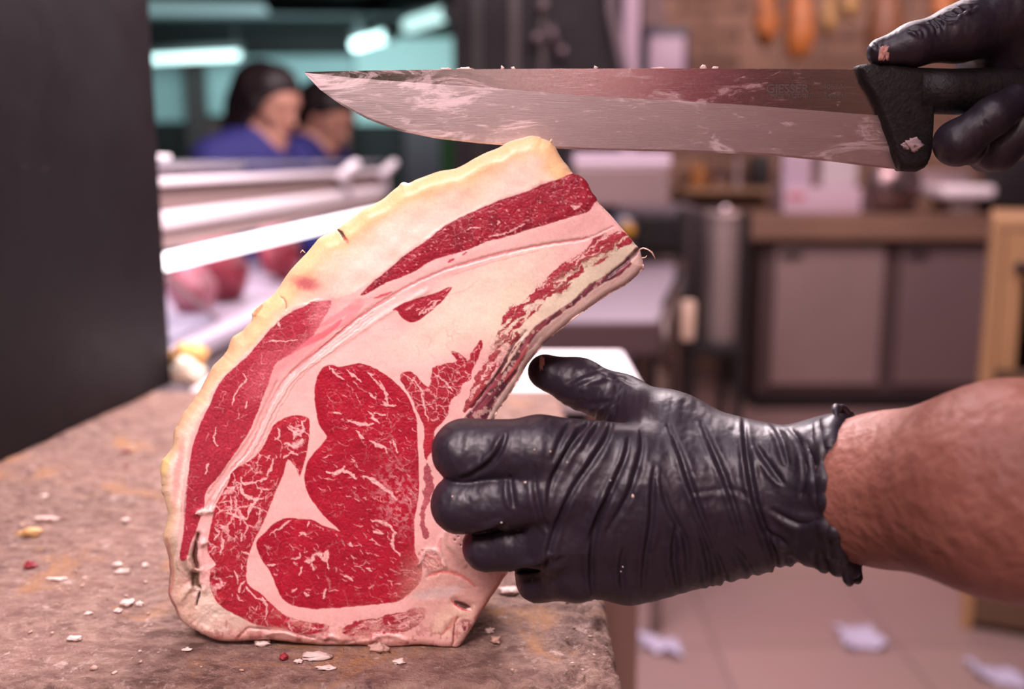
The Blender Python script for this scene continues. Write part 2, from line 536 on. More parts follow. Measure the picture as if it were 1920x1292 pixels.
def tube_lamp(p, q, label, r=.035, es=9, col=(.62, 1.0, .97), house=(.10, .12, .12)):
    p = Vector(p); q = Vector(q)
    c = (p + q) / 2
    t = thing('tube_lamp', label, 'lamp', c)
    d = (q - p).normalized()
    mb = MB(); mb.tube([p, q], r, 12)
    mb.build('lamp_tube', mat('lamp_glow_%.2f_%.2f_%.1f' % (col[0], col[1], es), (1, 1, 1), .4, emit=col, es=es), t, True)
    mb = MB()
    up = Vector((0, 0, r * 1.9))
    mb.tube([p - d * .02 + up, q + d * .02 + up], [r * 1.1] * 2, 8)
    mb.build('housing', mat('lamp_house', house, .5), t, True)
    for e in (p, q):
        mb = MB(); mb.tube([e - d * .012, e + d * .012], r * 1.15, 12); mb.build('end_cap', mat('lamp_cap', (.5, .6, .6), .5), t, True)
        mb = MB(); g = e * .9 + c * .1; mb.tube([g + up, Vector((g.x, g.y, ZC - .001))], .008, 6); mb.build('suspension', mat('lamp_house', house, .5), t, True)
    return t
tube_lamp(W(262, 112, 12.2), W(452, 103, 12.2), 'glowing tube lamp hanging at the far left of the hall', .045, es=2.2)
tube_lamp(W(668, 84, 11.0), W(730, 66, 10.2), 'short glowing tube lamp, nearer to the knife tip of the slanting pair', .055, es=4)
tube_lamp(W(765, 48, 9.4), W(842, 24, 8.6), 'pale glowing tube lamp beside the black column', .06, es=1.3)

# ================================================================== THE BLOCK
def block_mat():
    m = bpy.data.materials.new('worn_block_wood'); m.use_nodes = True
    nt = m.node_tree; N = nt.nodes; L = nt.links; b = N['Principled BSDF']
    tc = N.new('ShaderNodeTexCoord')
    def noise(sc, det=8, rough=.6, vec=None, dist=0):
        n = N.new('ShaderNodeTexNoise'); n.inputs['Scale'].default_value = sc; n.inputs['Detail'].default_value = det
        n.inputs['Roughness'].default_value = rough; n.inputs['Distortion'].default_value = dist
        L.new(vec or tc.outputs['Object'], n.inputs['Vector']); return n.outputs['Fac']
    def ramp(src, a, b_):
        r = N.new('ShaderNodeMapRange'); r.inputs['From Min'].default_value = a; r.inputs['From Max'].default_value = b_
        L.new(src, r.inputs['Value']); return r.outputs[0]
    def mix(f_, a, c, typ='MIX'):
        x = N.new('ShaderNodeMix'); x.data_type = 'RGBA'; x.blend_type = typ
        if hasattr(f_, 'links'): L.new(f_, x.inputs['Factor'])
        else: x.inputs['Factor'].default_value = f_
        for s_, v in (('A', a), ('B', c)):
            if hasattr(v, 'links'): L.new(v, x.inputs[s_])
            else: x.inputs[s_].default_value = (*v, 1)
        return x.outputs['Result']
    mp = N.new('ShaderNodeMapping'); mp.inputs['Scale'].default_value = (1.0, 1.8, 1.0); mp.inputs['Rotation'].default_value = (0, 0, .5)
    L.new(tc.outputs['Object'], mp.inputs['Vector'])
    c = mix(ramp(noise(9, 9, .7), .38, .62), (.25, .130, .105), (.125, .062, .050))
    c = mix(ramp(noise(60, 6, .7, mp.outputs[0]), .40, .68), c, (.42, .265, .21))
    c = mix(ramp(noise(13, 7, .65, None, 1.0), .57, .66), c, (.40, .20, .10))
    c = mix(ramp(noise(38, 7, .75, None, .4), .60, .66), c, (.56, .40, .35))
    c = mix(ramp(noise(33, 6, .65, None, .6), .38, .30), c, (.10, .05, .05))
    c = mix(ramp(noise(230, 4, .7), .55, .75), c, (.50, .35, .30))
    c = mix(ramp(noise(140, 5, .7), .40, .28), c, (.12, .07, .06))
    L.new(c, b.inputs['Base Color'])
    b.inputs['Roughness'].default_value = .62
    b.inputs['Specular IOR Level'].default_value = .35
    bp = N.new('ShaderNodeBump'); bp.inputs['Strength'].default_value = .9; bp.inputs['Distance'].default_value = .003
    ad = N.new('ShaderNodeMath'); ad.operation = 'ADD'
    L.new(noise(120, 8, .7, mp.outputs[0]), ad.inputs[0]); L.new(noise(420, 4, .7), ad.inputs[1])
    L.new(ad.outputs[0], bp.inputs['Height']); L.new(bp.outputs[0], b.inputs['Normal'])
    return m
BX0, BX1, BY0, BY1 = -.52, .060, .505, 1.225
def build_block():
    # the top as a fine grid with scuffs and a crumbling rounded rim
    st = .0022
    nx = int((BX1 - BX0) / st); ny = int((BY1 - BY0) / st)
    gx = np.linspace(BX0, BX1, nx); gy = np.linspace(BY0, BY1, ny)
    X, Y = np.meshgrid(gx, gy)
    H = (fbm(X, Y, .03, 401, 5) - .5) * .0022 + (fbm(X, Y * 1.6, .007, 402, 4) - .5) * .0030 + (fbm(X, Y, .12, 403, 3) - .5) * .002
    wear = sstep(.14, .02, BX1 - X) * sstep(.24, .10, Y - BY0)
    H += wear * (fbm(X, Y, .009, 404, 4) - .60) * .018
    # leave a flat seat under the steak
    seat = sstep(.04, 0, np.abs(Y - .59) - .045) * sstep(.03, 0, np.abs(X + .10) - .12)
    H -= .0004
    H = H * (1 - seat * .8)
    de = np.minimum(np.minimum(X - BX0, BX1 - X), np.minimum(Y - BY0, BY1 - Y))
    ero = (fbm(X, Y, .02, 405, 4)) * .006 + .004
    rim = np.clip(1 - de / ero, 0, 1)
    Z = BT - .0006 + np.minimum(H, .0006) - rim ** 2 * ero * .9
    V = np.stack([X, Y, Z], -1).reshape(-1, 3)
    idx = np.arange(nx * ny).reshape(ny, nx)
    F = np.stack([idx[:-1, :-1], idx[:-1, 1:], idx[1:, 1:], idx[1:, :-1]], -1).reshape(-1, 4)
    # side walls
    loop = np.concatenate([idx[0, :], idx[1:, -1], idx[-1, -2::-1], idx[-2:0:-1, 0]])
    L0 = V[loop].copy(); L1 = L0.copy(); L1[:, 2] = .58
    base = len(V); V = np.concatenate([V, L1]); cur = base + np.arange(len(loop))
    F = np.concatenate([F, np.stack([loop, cur, np.roll(cur, -1), np.roll(loop, -1)], 1)])
    t = thing('butcher_block', 'worn brown wooden butcher block littered with scraps under the rib steak', 'butcher block', ((BX0 + BX1) / 2, (BY0 + BY1) / 2, 0))
    np_mesh('block_top', V, F, block_mat(), t)
    mw = mat('leg_wood', (.26, .15, .09), .6, var=.4, vscale=14, stretch=(1, 1, .15))
    for (x, y) in ((BX0 + .06, BY0 + .06), (BX1 - .06, BY0 + .06), (BX0 + .06, BY1 - .06), (BX1 - .06, BY1 - .06)):
        mb = MB(); mb.box(x - .045, x + .045, y - .045, y + .045, 0, .585, .006); mb.build('leg', mw, t)
    mb = MB(); mb.box(BX0 + .04, BX1 - .04, BY0 + .04, BY1 - .04, .50, .582, .004); mb.build('frame', mw, t)
    return t
build_block()
# beige wooden post seen behind the block's right edge


# ---- tall black panel at the left
def speck_mat():
    m = mat('black_panel_paint', (.009, .006, .008), .45, spec=.2, rvar=.25, vscale=5)
    nt = m.node_tree; N = nt.nodes; L = nt.links; b = N['Principled BSDF']
    tc = N.new('ShaderNodeTexCoord'); vo = N.new('ShaderNodeTexVoronoi'); vo.inputs['Scale'].default_value = 55
    L.new(tc.outputs['Object'], vo.inputs['Vector'])
    r = N.new('ShaderNodeMapRange'); r.inputs['From Min'].default_value = .10; r.inputs['From Max'].default_value = .05
    L.new(vo.outputs['Distance'], r.inputs['Value'])
    nz = N.new('ShaderNodeTexNoise'); nz.inputs['Scale'].default_value = 7; L.new(tc.outputs['Object'], nz.inputs['Vector'])
    r2 = N.new('ShaderNodeMapRange'); r2.inputs['From Min'].default_value = .56; r2.inputs['From Max'].default_value = .66; L.new(nz.outputs['Fac'], r2.inputs['Value'])
    mu = N.new('ShaderNodeMath'); mu.operation = 'MULTIPLY'; L.new(r.outputs[0], mu.inputs[0]); L.new(r2.outputs[0], mu.inputs[1])
    mx = N.new('ShaderNodeMix'); mx.data_type = 'RGBA'; mx.inputs['A'].default_value = (.009, .006, .008, 1); mx.inputs['B'].default_value = (.30, .18, .18, 1)
    L.new(mu.outputs[0], mx.inputs['Factor']); L.new(mx.outputs['Result'], b.inputs['Base Color'])
    return m
p0 = Vector((-.428, 1.258, 0)); p1 = Vector((-.478, .922, 0)); d = (p1 - p0).normalized(); p2 = p0 + d * 1.15
nrm = Vector((-d.y, d.x, 0)).normalized()
if nrm.x > 0: nrm = -nrm
poly = [p0, p2, p2 + nrm * .035, p0 + nrm * .035]
mb = MB(); mb.prism([Vector((p.x, p.y, BT + .0005)) for p in poly], (0, 0, 1.35)); tag(mb.build('black_partition', speck_mat(), None), 'tall black painted partition standing along the left edge of the butcher block', 'partition')

# ================================================================== THE RIB STEAK
YF = 0.55
OUT = np.array([(1006,255),(1017,261),(1030,265),(1042,277),(1057,302),(1072,322),(1087,329),(1102,344),(1110,362),(1117,370),(1121,380),(1140,397),(1162,422),
 (1185,450),(1197,465),(1204,480),(1207,498),(1202,508),(1190,522),(1170,537),(1142,552),(1112,573),(1075,598),(1050,620),(1020,645),(1012,655),(992,680),
 (977,705),(960,733),(942,760),(930,777),(918,810),(908,850),(912,920),(925,985),(948,1040),(953,1070),(940,1091),(927,1113),(912,1133),(892,1166),(875,1191),
 (857,1217),(844,1214),(812,1211),(780,1209),(725,1213),(670,1209),(612,1210),(550,1204),(495,1199),(430,1201),(400,1197),(382,1189),(370,1184),(360,1178),
 (337,1161),(325,1136),(315,1111),(316,1088),(319,1071),(315,1043),(307,1016),(307,996),(316,971),(310,946),(303,928),(301,911),(300,896),(302,868),(318,840),
 (327,813),(340,785),(357,758),(372,735),(385,713),(400,688),(417,670),(427,655),(432,635),(450,623),(470,600),(472,588),(490,571),(517,547),(545,507),
 (582,467),(600,445),(632,430),(657,412),(685,391),(720,370),(745,351),(752,343),(765,344),(780,338),(825,321),(855,315),(880,304),(910,287),(940,274),(965,262),(987,257)], dtype=float)

MUS = {}
MUS['cap'] = [(1074,324),(1055,332),(1017,346),(980,362),(940,375),(900,392),(865,406),(832,425),(805,447),(780,465),(757,480),(735,500),(710,520),(690,537),(676,554),
 (695,547),(725,530),(750,521),(780,508),(805,491),(837,480),(875,470),(910,454),(942,446),(1005,427),(1055,412),(1102,397),(1113,382),(1123,372),(1114,358),(1106,340),(1090,325)]
MUS['outer'] = [(570,575),(582,567),(600,566),(622,564),(617,580),(608,595),(600,610),(588,628),(575,640),(555,655),(532,673),(517,683),(507,708),(500,728),(490,753),(475,793),(462,820),
 (440,850),(417,883),(407,896),(385,925),(383,948),(375,973),(357,1021),(349,1048),(340,1051),(337,1036),(344,996),(345,946),(351,903),(354,883),(360,845),(372,805),(390,763),
 (415,715),(440,690),(462,670),(490,638),(517,608),(540,588)]
MUS['island'] = [(736,580),(759,567),(791,557),(820,548),(848,539),(834,560),(809,582),(788,600),(770,605),(752,596),(744,583)]
MUS['eye'] = [(605,690),(625,684),(635,688),(672,682),(700,690),(725,705),(750,725),(768,750),(781,786),(782,811),(784,854),(786,889),(786,925),(782,950),(777,978),(777,1017),(779,1040),
 (790,1056),(792,1075),(788,1092),(776,1106),(760,1119),(737,1130),(687,1135),(650,1138),(600,1142),(560,1138),(535,1128),(522,1108),(507,1073),(490,1046),(481,1018),(497,998),(512,983),
 (540,971),(562,973),(587,975),(604,984),(637,996),(612,972),(598,956),(584,938),(575,920),(571,896),(577,868),(592,845),(612,822),(608,810),(597,793),(591,760),(590,723)]
MUS['spinal'] = [(560,779),(545,780),(532,785),(515,795),(505,813),(495,835),(475,860),(447,875),(432,888),(428,903),(407,941),(400,965),(392,1003),(390,1036),(405,1058),(396,1068),(394,1093),
 (402,1121),(420,1141),(450,1156),(485,1173),(525,1178),(570,1190),(610,1183),(612,1171),(575,1166),(540,1156),(520,1143),(492,1116),(464,1093),(463,1058),(467,1040),(477,1014),(485,998),
 (497,971),(507,946),(520,915),(531,890),(540,862),(556,880),(562,893),(572,865),(577,835),(581,805),(579,785)]
MUS['inter'] = [(752,705),(771,697),(789,711),(803,727),(812,700),(813,690),(842,681),(857,676),(846,660),(867,667),(878,677),(884,661),(902,638),(904,654),(893,679),(885,695),(883,713),
 (868,718),(864,736),(846,750),(839,779),(825,797),(815,811),(818,832),(807,850),(798,862),(794,839),(796,804),(786,780),(775,750),(759,725)]
MUS['rib_a'] = [(1117,446),(1150,436),(1167,431),(1192,457),(1170,459),(1150,472),(1125,497),(1098,505),(1080,520),(1060,545),(1036,552),(1020,568),(1005,585),(987,598),(975,613),(955,619),
 (940,610),(945,588),(960,575),(978,571),(995,546),(1018,528),(1035,513),(1050,495),(1075,484),(1100,468)]
MUS['rib_b'] = [(932,630),(946,617),(977,628),(955,653),(940,678),(922,708),(905,740),(880,770),(868,774),(876,753),(890,722),(893,706),(914,673),(926,650)]
MUS['back'] = [(640,1183),(665,1167),(700,1161),(735,1152),(762,1146),(786,1140),(799,1146),(795,1162),(775,1178),(735,1190),(690,1194),(655,1192)]
MUS['edge'] = [(798,868),(808,884),(812,912),(806,936),(800,960),(797,985),(806,1000),(800,1014),(791,1004),(789,975),(793,940),(796,905)]
MUS['low'] = [(783,1040),(800,1030),(826,1040),(832,1068),(812,1080),(795,1062)]
BONE = [(1197,465),(1204,480),(1207,498),(1202,508),(1190,522),(1170,537),(1142,552),(1112,573),(1075,598),(1050,620),(1020,645),(1012,655),(992,680),(977,705),(960,733),(942,760),(930,777),(918,812),(895,850),(860,830),
 (868,790),(880,773),(905,742),(930,702),(950,672),(970,645),(990,630),(1005,611),(1042,586),(1075,563),(1105,534),(1135,517),(1165,497),(1182,476)]

def build_steak():
    rnd = random.Random(5)
    rng = np.random.RandomState(7)
    outp = smooth_poly(OUT, 4)
    nn = np.arange(len(outp)) * 1.0
    outp = outp + np.stack([(fbm(nn, nn * 0, 3.0, 5, 3) - .5) * 4.0, (fbm(nn, nn * 0, 3.0, 9, 3) - .5) * 4.0], 1)
    kx = ((outp[:, 0] < 480) & (outp[:, 1] > 590)).astype(float)
    outp = outp + np.stack([(fbm(nn, nn * 0, 5.0, 15, 4, .6) - .5) * 9.0 * kx, (fbm(nn, nn * 0, 4.0, 19, 3) - .5) * 4.0 * kx], 1)
    outp[:, 1] = np.where(outp[:, 1] > 1195, np.minimum(outp[:, 1], 1216.5), outp[:, 1])
    s = 1.25
    x0, y0, x1, y1 = 294, 250, 1214, 1224
    nx = int((x1 - x0) / s); ny = int((y1 - y0) / s)
    gx = x0 + np.arange(nx) * s; gy = y0 + np.arange(ny) * s
    X, Y = np.meshgrid(gx, gy)
    X = X.astype(np.float32); Y = Y.astype(np.float32)
    # signed distance of the outline, in strips to save memory
    SD, QX, QY = poly_sd(X, Y, outp)
    inside = SD < 0
    # ---- painting of the cut face (albedo only)
    def f(scale, seed, o=4, g=.5): return fbm(X, Y, scale, seed, o, g)
    wx = (f(26, 1, 5, .6) - .5) * 14; wy = (f(26, 2, 5, .6) - .5) * 14
    wx2 = (f(7, 3, 3) - .5) * 5; wy2 = (f(7, 4, 3) - .5) * 5
    XW = X + wx * .55 + wx2; YW = Y + wy * .55 + wy2
    lo, mid = f(60, 11, 4), f(14, 12, 4)
    fine = f(3.2, 13, 3)
    fatA = np.array([.86, .54, .49]); fatB = np.array([.84, .68, .54]); fatP = np.array([.80, .42, .40])
    C = np.zeros(X.shape + (3,), dtype=np.float32)
    H = np.zeros(X.shape, dtype=np.float32)            # relief, mm towards the viewer
    def mixc(mask, col, C=None):
        pass
    k = sstep(.35, .65, lo)[..., None]
    C[:] = fatA * (1 - k) + (fatA * .4 + fatP * .6) * k
    lowp = (sstep(650, 900, Y) * .75)[..., None]; C[:] = C * (1 - lowp) + np.array([.84, .45, .42]) * lowp
    def put(mask, col):
        m = np.clip(mask, 0, 1)[..., None]
        C[:] = C * (1 - m) + np.array(col, dtype=np.float32) * m
    def blobm(cx, cy, rx, ry, ang=0, soft=.5):
        a = math.radians(ang); dx = XW - cx; dy = YW - cy
        u = (dx * math.cos(a) + dy * math.sin(a)) / rx; v = (-dx * math.sin(a) + dy * math.cos(a)) / ry
        return 1 - sstep(1 - soft, 1 + soft, np.sqrt(u * u + v * v))
    # cream area in the middle, right
    put(blobm(905, 560, 150, 60, -38) * .85, (.84, .70, .56))
    put(blobm(960, 590, 70, 45, -50) * .7, (.83, .71, .53))
    put(blobm(1120, 505, 110, 26, -38, .4) * .95, (.72, .60, .43))
    put(blobm(1050, 560, 90, 22, -42, .4) * .8, (.74, .63, .47))
    put(blobm(1150, 485, 60, 14, -40, .5) * .7, (.60, .50, .38))
    put(blobm(800, 640, 110, 30, -10) * .4, (.82, .62, .50))
    # pale outer cap, shading into yellow at the rim
    capd = -SD
    capzone = (sstep(0, 60, (Y - 880) * -1 + 300) * 0 + 1)
    # line separating the outer fat from the inner tissue
    rimpoly = smooth_poly([(1072,322),(1030,335),(980,358),(900,388),(832,421),(780,458),(700,522),(640,556),(600,560),(545,580),(490,632),(440,685),(405,720),(365,800),(345,880),(338,960),(330,1050),(335,1080),
                           (280,1100),(280,800),(400,600),(560,400),(800,250),(1060,230)], 3)
    cd, _, _ = poly_sd(XW, YW, rimpoly)
    capm = 1 - sstep(-3, 5, cd)
    put(capm, (.86, .68, .57))
    yel = capm * (1 - sstep(6, 95, capd + (lo - .5) * 50 + (mid - .5) * 14)) * sstep(-900, -560, -Y)
    put(yel * .78, (.88, .56, .31))
    put(yel * (1 - sstep(4, 30, np.abs(capd - 20) + (mid - .5) * 16)) * .6, (.88, .53, .22))
    put(capm * (1 - sstep(4, 26, capd + (mid - .5) * 10)) * sstep(560, 640, Y) * .85, (.70, .42, .24))
    put(capm * (1 - sstep(3, 12, capd + (mid - .5) * 8)) * sstep(780, 860, Y) * .9, (.66, .47, .30))
    put(capm * blobm(700, 500, 130, 30, -38) * .5, (.84, .72, .60))
    put(blobm(574, 531, 22, 12, 10, .7) * .95, (.42, .05, .08))
    put(blobm(576, 531, 44, 22, 10, .8) * .35, (.70, .25, .22))
    put(blobm(334, 885, 7, 60, 8, .7) * .6, (.75, .20, .20))
    put(blobm(330, 1060, 20, 60, 0, .5) * .7, (.42, .30, .22))
    put(blobm(356, 1055, 16, 36, -8, .5) * .8, (.30, .22, .16))
    # lower left tallow and ragged bottom
    put(blobm(415, 1150, 70, 52, 20, .4) * .9, (.72, .57, .46))
    put(blobm(345, 1140, 26, 45, -15, .5) * .8, (.60, .40, .30))
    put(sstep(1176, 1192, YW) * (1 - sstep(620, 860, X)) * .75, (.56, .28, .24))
    # pink bands running from the lower left to the upper right
    veinn = f(6, 88, 2)
    def band(pts, w, col, amt=1.0, taper=True, warp=1.0, relief=0.0, rw=None, vein=False):
        P = smooth_poly(pts, 6, closed=False)
        bx0, by0 = P.min(0) - w * 4 - 12; bx1, by1 = P.max(0) + w * 4 + 12
        i0, i1 = max(int((by0 - y0) / s), 0), min(int((by1 - y0) / s) + 1, ny)
        j0, j1 = max(int((bx0 - x0) / s), 0), min(int((bx1 - x0) / s) + 1, nx)
        if i1 <= i0 or j1 <= j0: return
        sx = X[i0:i1, j0:j1] + wx2[i0:i1, j0:j1] * warp * .6; sy = Y[i0:i1, j0:j1] + wy2[i0:i1, j0:j1] * warp * .6
        best = np.full(sx.shape, 1e9, dtype=np.float32); tt = np.zeros_like(best)
        n = len(P) - 1
        for i in range(n):
            ax, ay = P[i]; ex, ey = P[i + 1] - P[i]
            l2 = ex * ex + ey * ey + 1e-9
            t = np.clip(((sx - ax) * ex + (sy - ay) * ey) / l2, 0, 1)
            d = (sx - ax - t * ex) ** 2 + (sy - ay - t * ey) ** 2
            m = d < best
            best = np.where(m, d, best); tt = np.where(m, (i + t) / n, tt)
        d = np.sqrt(best)
        ww = w * (np.sqrt(np.clip(np.sin(np.pi * np.clip(tt, .02, .98)), 0, 1)) if taper else 1.0)
        if vein: ww = ww * (.35 + 1.35 * veinn[i0:i1, j0:j1])
        m = (1 - sstep(ww * .55, ww * 1.1 + .6, d)) * amt
        if col is not None:
            c = C[i0:i1, j0:j1]
            c[:] = c * (1 - m[..., None]) + np.array(col, dtype=np.float32) * m[..., None]
        if relief:
            r = rw or w
            H[i0:i1, j0:j1] += relief * np.exp(-(d / r) ** 2)
    band([(430,880),(470,820),(500,750),(540,690),(600,640),(680,575),(760,535),(850,500),(960,462),(1060,430),(1120,410)], 16, (.80, .44, .41), .7, False)
    band([(380,965),(420,895),(465,845),(500,770),(545,700),(620,640),(700,575),(800,520),(900,485),(1000,462),(1100,447)], 2.2, (.66, .20, .20), .7, False, relief=-.5, rw=3)
    band([(400,935),(440,880),(480,830),(515,760),(560,700),(640,645),(720,590),(800,545)], 2.6, (.86, .62, .56), .8, False, relief=.5, rw=5)
    band([(392,925),(430,872),(468,822),(492,770),(520,715)], 2, (.70, .26, .25), .6, False, relief=-.4, rw=3)
    for q in range(9):
        o_ = q * 3.4 - 8
        band([(388 + o_, 960),(425 + o_,895 + o_ * .3),(470 + o_,838),(503 + o_,772),(545 + o_,708),(620 + o_,640 + o_ * .4),(700,578 + o_)], .9, ((.74, .34, .33), (.88, .62, .57))[q % 2], .5, False, relief=(-.12, .12)[q % 2], rw=2, vein=True, warp=2)
    band([(545,700),(600,655),(665,600),(740,555)], 1.6, (.62, .12, .13), .8, True, relief=-.4, rw=2.5)
    band([(600,612),(640,590),(675,568),(650,600),(620,620)], 9, (.78, .24, .26), .8)
    band([(535,668),(570,645),(610,625),(640,600)], 7, (.66, .08, .11), .85)
    band([(555,700),(590,660),(630,628)], 6, (.80, .30, .30), .6)
    band([(640,566),(690,565),(720,552)], 8, (.80, .40, .38), .6)
    band([(700,560),(720,553),(735,546)], 2.5, (.60, .06, .10), .9)
    band([(840,492),(852,485)], 3, (.45, .03, .07), .95)
    band([(866,478),(876,473)], 1.8, (.45, .03, .07), .9)
    band([(860,500),(940,478),(1020,460),(1090,450),(1150,425)], 1.3, (.66, .26, .26), .6, False, relief=-.3, rw=2)
    band([(850,515),(930,490),(1010,470)], 1.1, (.70, .30, .30), .5, False)
    band([(800,560),(870,545),(900,520)], 1, (.72, .36, .34), .4)
    for i in range(26):                                       # faint vessels and seams of the inner fat
        cx = rnd.uniform(640, 900); cy = rnd.uniform(560, 690)
        a = rnd.uniform(0, 6.28); L = rnd.uniform(12, 42); b = a + rnd.uniform(.6, 1.6) * rnd.choice((-1, 1))
        pts = [(cx, cy), (cx + L * .5 * math.cos(a), cy + L * .5 * math.sin(a)), (cx + L * .5 * math.cos(a) + L * .5 * math.cos(b), cy + L * .5 * math.sin(a) + L * .5 * math.sin(b))]
        band(pts, .9, (.80, .43, .39), .45, vein=True, warp=2.5)
    # ---- muscles
    red = {'cap': (.32, .014, .032), 'outer': (.37, .026, .048), 'island': (.37, .020, .038), 'eye': (.37, .009, .027), 'spinal': (.38, .018, .034),
           'inter': (.39, .022, .038), 'rib_a': (.34, .030, .045), 'rib_b': (.36, .05, .06), 'back': (.31, .022, .036), 'edge': (.42, .09, .11), 'low': (.48, .13, .14)}
    lab = np.zeros(X.shape, dtype=np.int16)
    names = list(MUS.keys())
    MM = {}
    for li, nm in enumerate(names):
        P = smooth_poly(MUS[nm], 3)
        bx0, by0 = P.min(0) - 26; bx1, by1 = P.max(0) + 26
        i0, i1 = max(int((by0 - y0) / s), 0), min(int((by1 - y0) / s) + 1, ny)
        j0, j1 = max(int((bx0 - x0) / s), 0), min(int((bx1 - x0) / s) + 1, nx)
        amp = {'rib_a': 1.6, 'rib_b': 1.6, 'back': 1.5, 'inter': .9, 'low': 1.3, 'edge': 1.5}.get(nm, .42)
        sx = X[i0:i1, j0:j1] + wx[i0:i1, j0:j1] * amp * .6 + wx2[i0:i1, j0:j1] * amp * .8
        sy = Y[i0:i1, j0:j1] + wy[i0:i1, j0:j1] * amp * .6 + wy2[i0:i1, j0:j1] * amp * .8
        d, _, _ = poly_sd(sx, sy, P)
        m = 1 - sstep(-1.0, 1.2, d)
        c = C[i0:i1, j0:j1]
        if nm in ('rib_a', 'rib_b', 'back', 'low'):           # fibres torn by pale strands
            ang = {'rib_a': -38, 'rib_b': -52, 'back': -10, 'low': 40}[nm]; a = math.radians(ang)
            u = sx * math.cos(a) + sy * math.sin(a); v = -sx * math.sin(a) + sy * math.cos(a)
            st = fbm(u / 4.5 + wx[i0:i1, j0:j1] * .25, v + wy[i0:i1, j0:j1] * .5, 5.0, 71 + li, 3)
            m = m * (1 - sstep(.50, .60, st) * (.85 if nm != 'back' else .35))
        tone = .82 + .36 * fbm(X[i0:i1, j0:j1], Y[i0:i1, j0:j1], 40, 50 + li, 4) + .22 * (fbm(X[i0:i1, j0:j1], Y[i0:i1, j0:j1], 5, 60 + li, 3) - .5)
        col = np.array(red[nm], dtype=np.float32) * tone[..., None]
        if nm == 'cap':
            dd = sstep(.45, .7, f(22, 90)[i0:i1, j0:j1])[..., None]; col = col * (1 - .25 * dd)
        c[:] = c * (1 - m[..., None]) + col * m[..., None]
        sub = lab[i0:i1, j0:j1]; sub[d < 0] = li + 1
        big = MM.setdefault(nm, np.zeros(X.shape, dtype=np.float32)); big[i0:i1, j0:j1] = np.where(d < 0, -d, 0)
        H[i0:i1, j0:j1] += m * .25 * sstep(0, 12, -d)
    # hazy transition at the upper end of the outer muscle
    put(blobm(610, 585, 26, 34, 30, .6) * .55, (.72, .25, .27))
    put(blobm(500, 700, 26, 60, 30, .6) * .35, (.66, .16, .19))
    put(blobm(565, 655, 62, 15, -42, .7) * .55, (.74, .20, .23))
    # brown dried parts of the rib muscle
    for (cx, cy, rx, ry, aa) in ((1132, 478, 36, 9, -38), (1060, 512, 30, 8, -40), (1055, 540, 18, 10, -50), (938, 640, 14, 26, 30), (1095, 495, 26, 8, -38)):
        put(blobm(cx, cy, rx, ry, aa, .6) * .6 * sstep(.42, .6, f(5, 133)), (.30, .15, .11))
    # ---- marbling
    PALE = (.82, .43, .42)
    def flecks(nm, n, ang, spread, Lr, wr, amt=.9, edge=4):
        m = MM[nm]; ii = np.argwhere(m > edge)
        if len(ii) == 0: return
        for q in range(n):
            iy, ix = ii[rng.randint(len(ii))]
            cx, cy = x0 + ix * s, y0 + iy * s
            a = math.radians(rng.normal(ang, spread)); L = rng.uniform(*Lr) * (1 if rng.rand() > .12 else 1.9); w = rng.uniform(*wr)
            b = a + rng.normal(0, .5)
            pts = [(cx, cy), (cx + L * .5 * math.cos(a), cy + L * .5 * math.sin(a)), (cx + L * .5 * math.cos(a) + L * .5 * math.cos(b), cy + L * .5 * math.sin(a) + L * .5 * math.sin(b))]
            ok = True
            for p in pts:
                jx, jy = int((p[0] - x0) / s), int((p[1] - y0) / s)
                if not (0 <= jx < nx and 0 <= jy < ny) or m[jy, jx] <= 1: ok = False
            if ok: band(pts, w, PALE, amt * rng.uniform(.5, 1.1), relief=.07, rw=w + 1, vein=True, warp=2.0)
    flecks('eye', 190, 28, 22, (4, 13), (.45, 1.0), .6)
    flecks('eye', 22, 30, 30, (10, 20), (.8, 1.4), .7)
    flecks('spinal', 60, 60, 50, (6, 14), (.6, 1.1), .6)
    flecks('outer', 26, -50, 30, (8, 20), (.5, 1.0), .35)
    flecks('cap', 16, -25, 30, (4, 9), (.5, 1.1), .45)
    flecks('inter', 26, 55, 30, (6, 16), (.7, 1.3), .6)
    flecks('spinal', 40, -60, 40, (8, 18), (.7, 1.3), .7)
    flecks('back', 30, -8, 10, (10, 30), (.9, 1.8), .8)
    flecks('island', 6, -25, 10, (6, 14), (.8, 1.4), .8)
    # web of veins (cell borders)
    def web(nm, cell, wdt, amt, seed, warp=1.0, hole=.35):
        r = np.random.RandomState(seed); m = MM[nm]
        ii = np.argwhere(m > .5)
        (a0, b0), (a1, b1) = ii.min(0), ii.max(0) + 1
        sx = XW[a0:a1, b0:b1] + wx[a0:a1, b0:b1] * warp; sy = YW[a0:a1, b0:b1] + wy[a0:a1, b0:b1] * warp
        gx_, gy_ = sx / cell, sy / cell
        ix = np.floor(gx_); iy = np.floor(gy_)
        f1 = np.full(sx.shape, 9., dtype=np.float32); f2 = f1.copy()
        for dx in (-1, 0, 1):
            for dy in (-1, 0, 1):
                px = ix + dx + _hash(ix + dx, iy + dy, seed); py = iy + dy + _hash(ix + dx, iy + dy, seed + 5)
                d = np.sqrt((gx_ - px) ** 2 + (gy_ - py) ** 2)
                f2 = np.where(d < f1, f1, np.minimum(f2, d)); f1 = np.minimum(f1, d)
        e = (f2 - f1) * cell
        keep = sstep(hole, hole + .18, fbm(sx, sy, cell * 2.2, seed + 9, 3))
        mm = (1 - sstep(wdt * .4, wdt * 1.3, e)) * keep * (m[a0:a1, b0:b1] > .5) * amt
        c = C[a0:a1, b0:b1]
        c[:] = c * (1 - mm[..., None]) + np.array(PALE, dtype=np.float32) * mm[..., None]
        H[a0:a1, b0:b1] += mm * .12
    web('spinal', 34, 2.8, .78, 21, 1.2, .36)
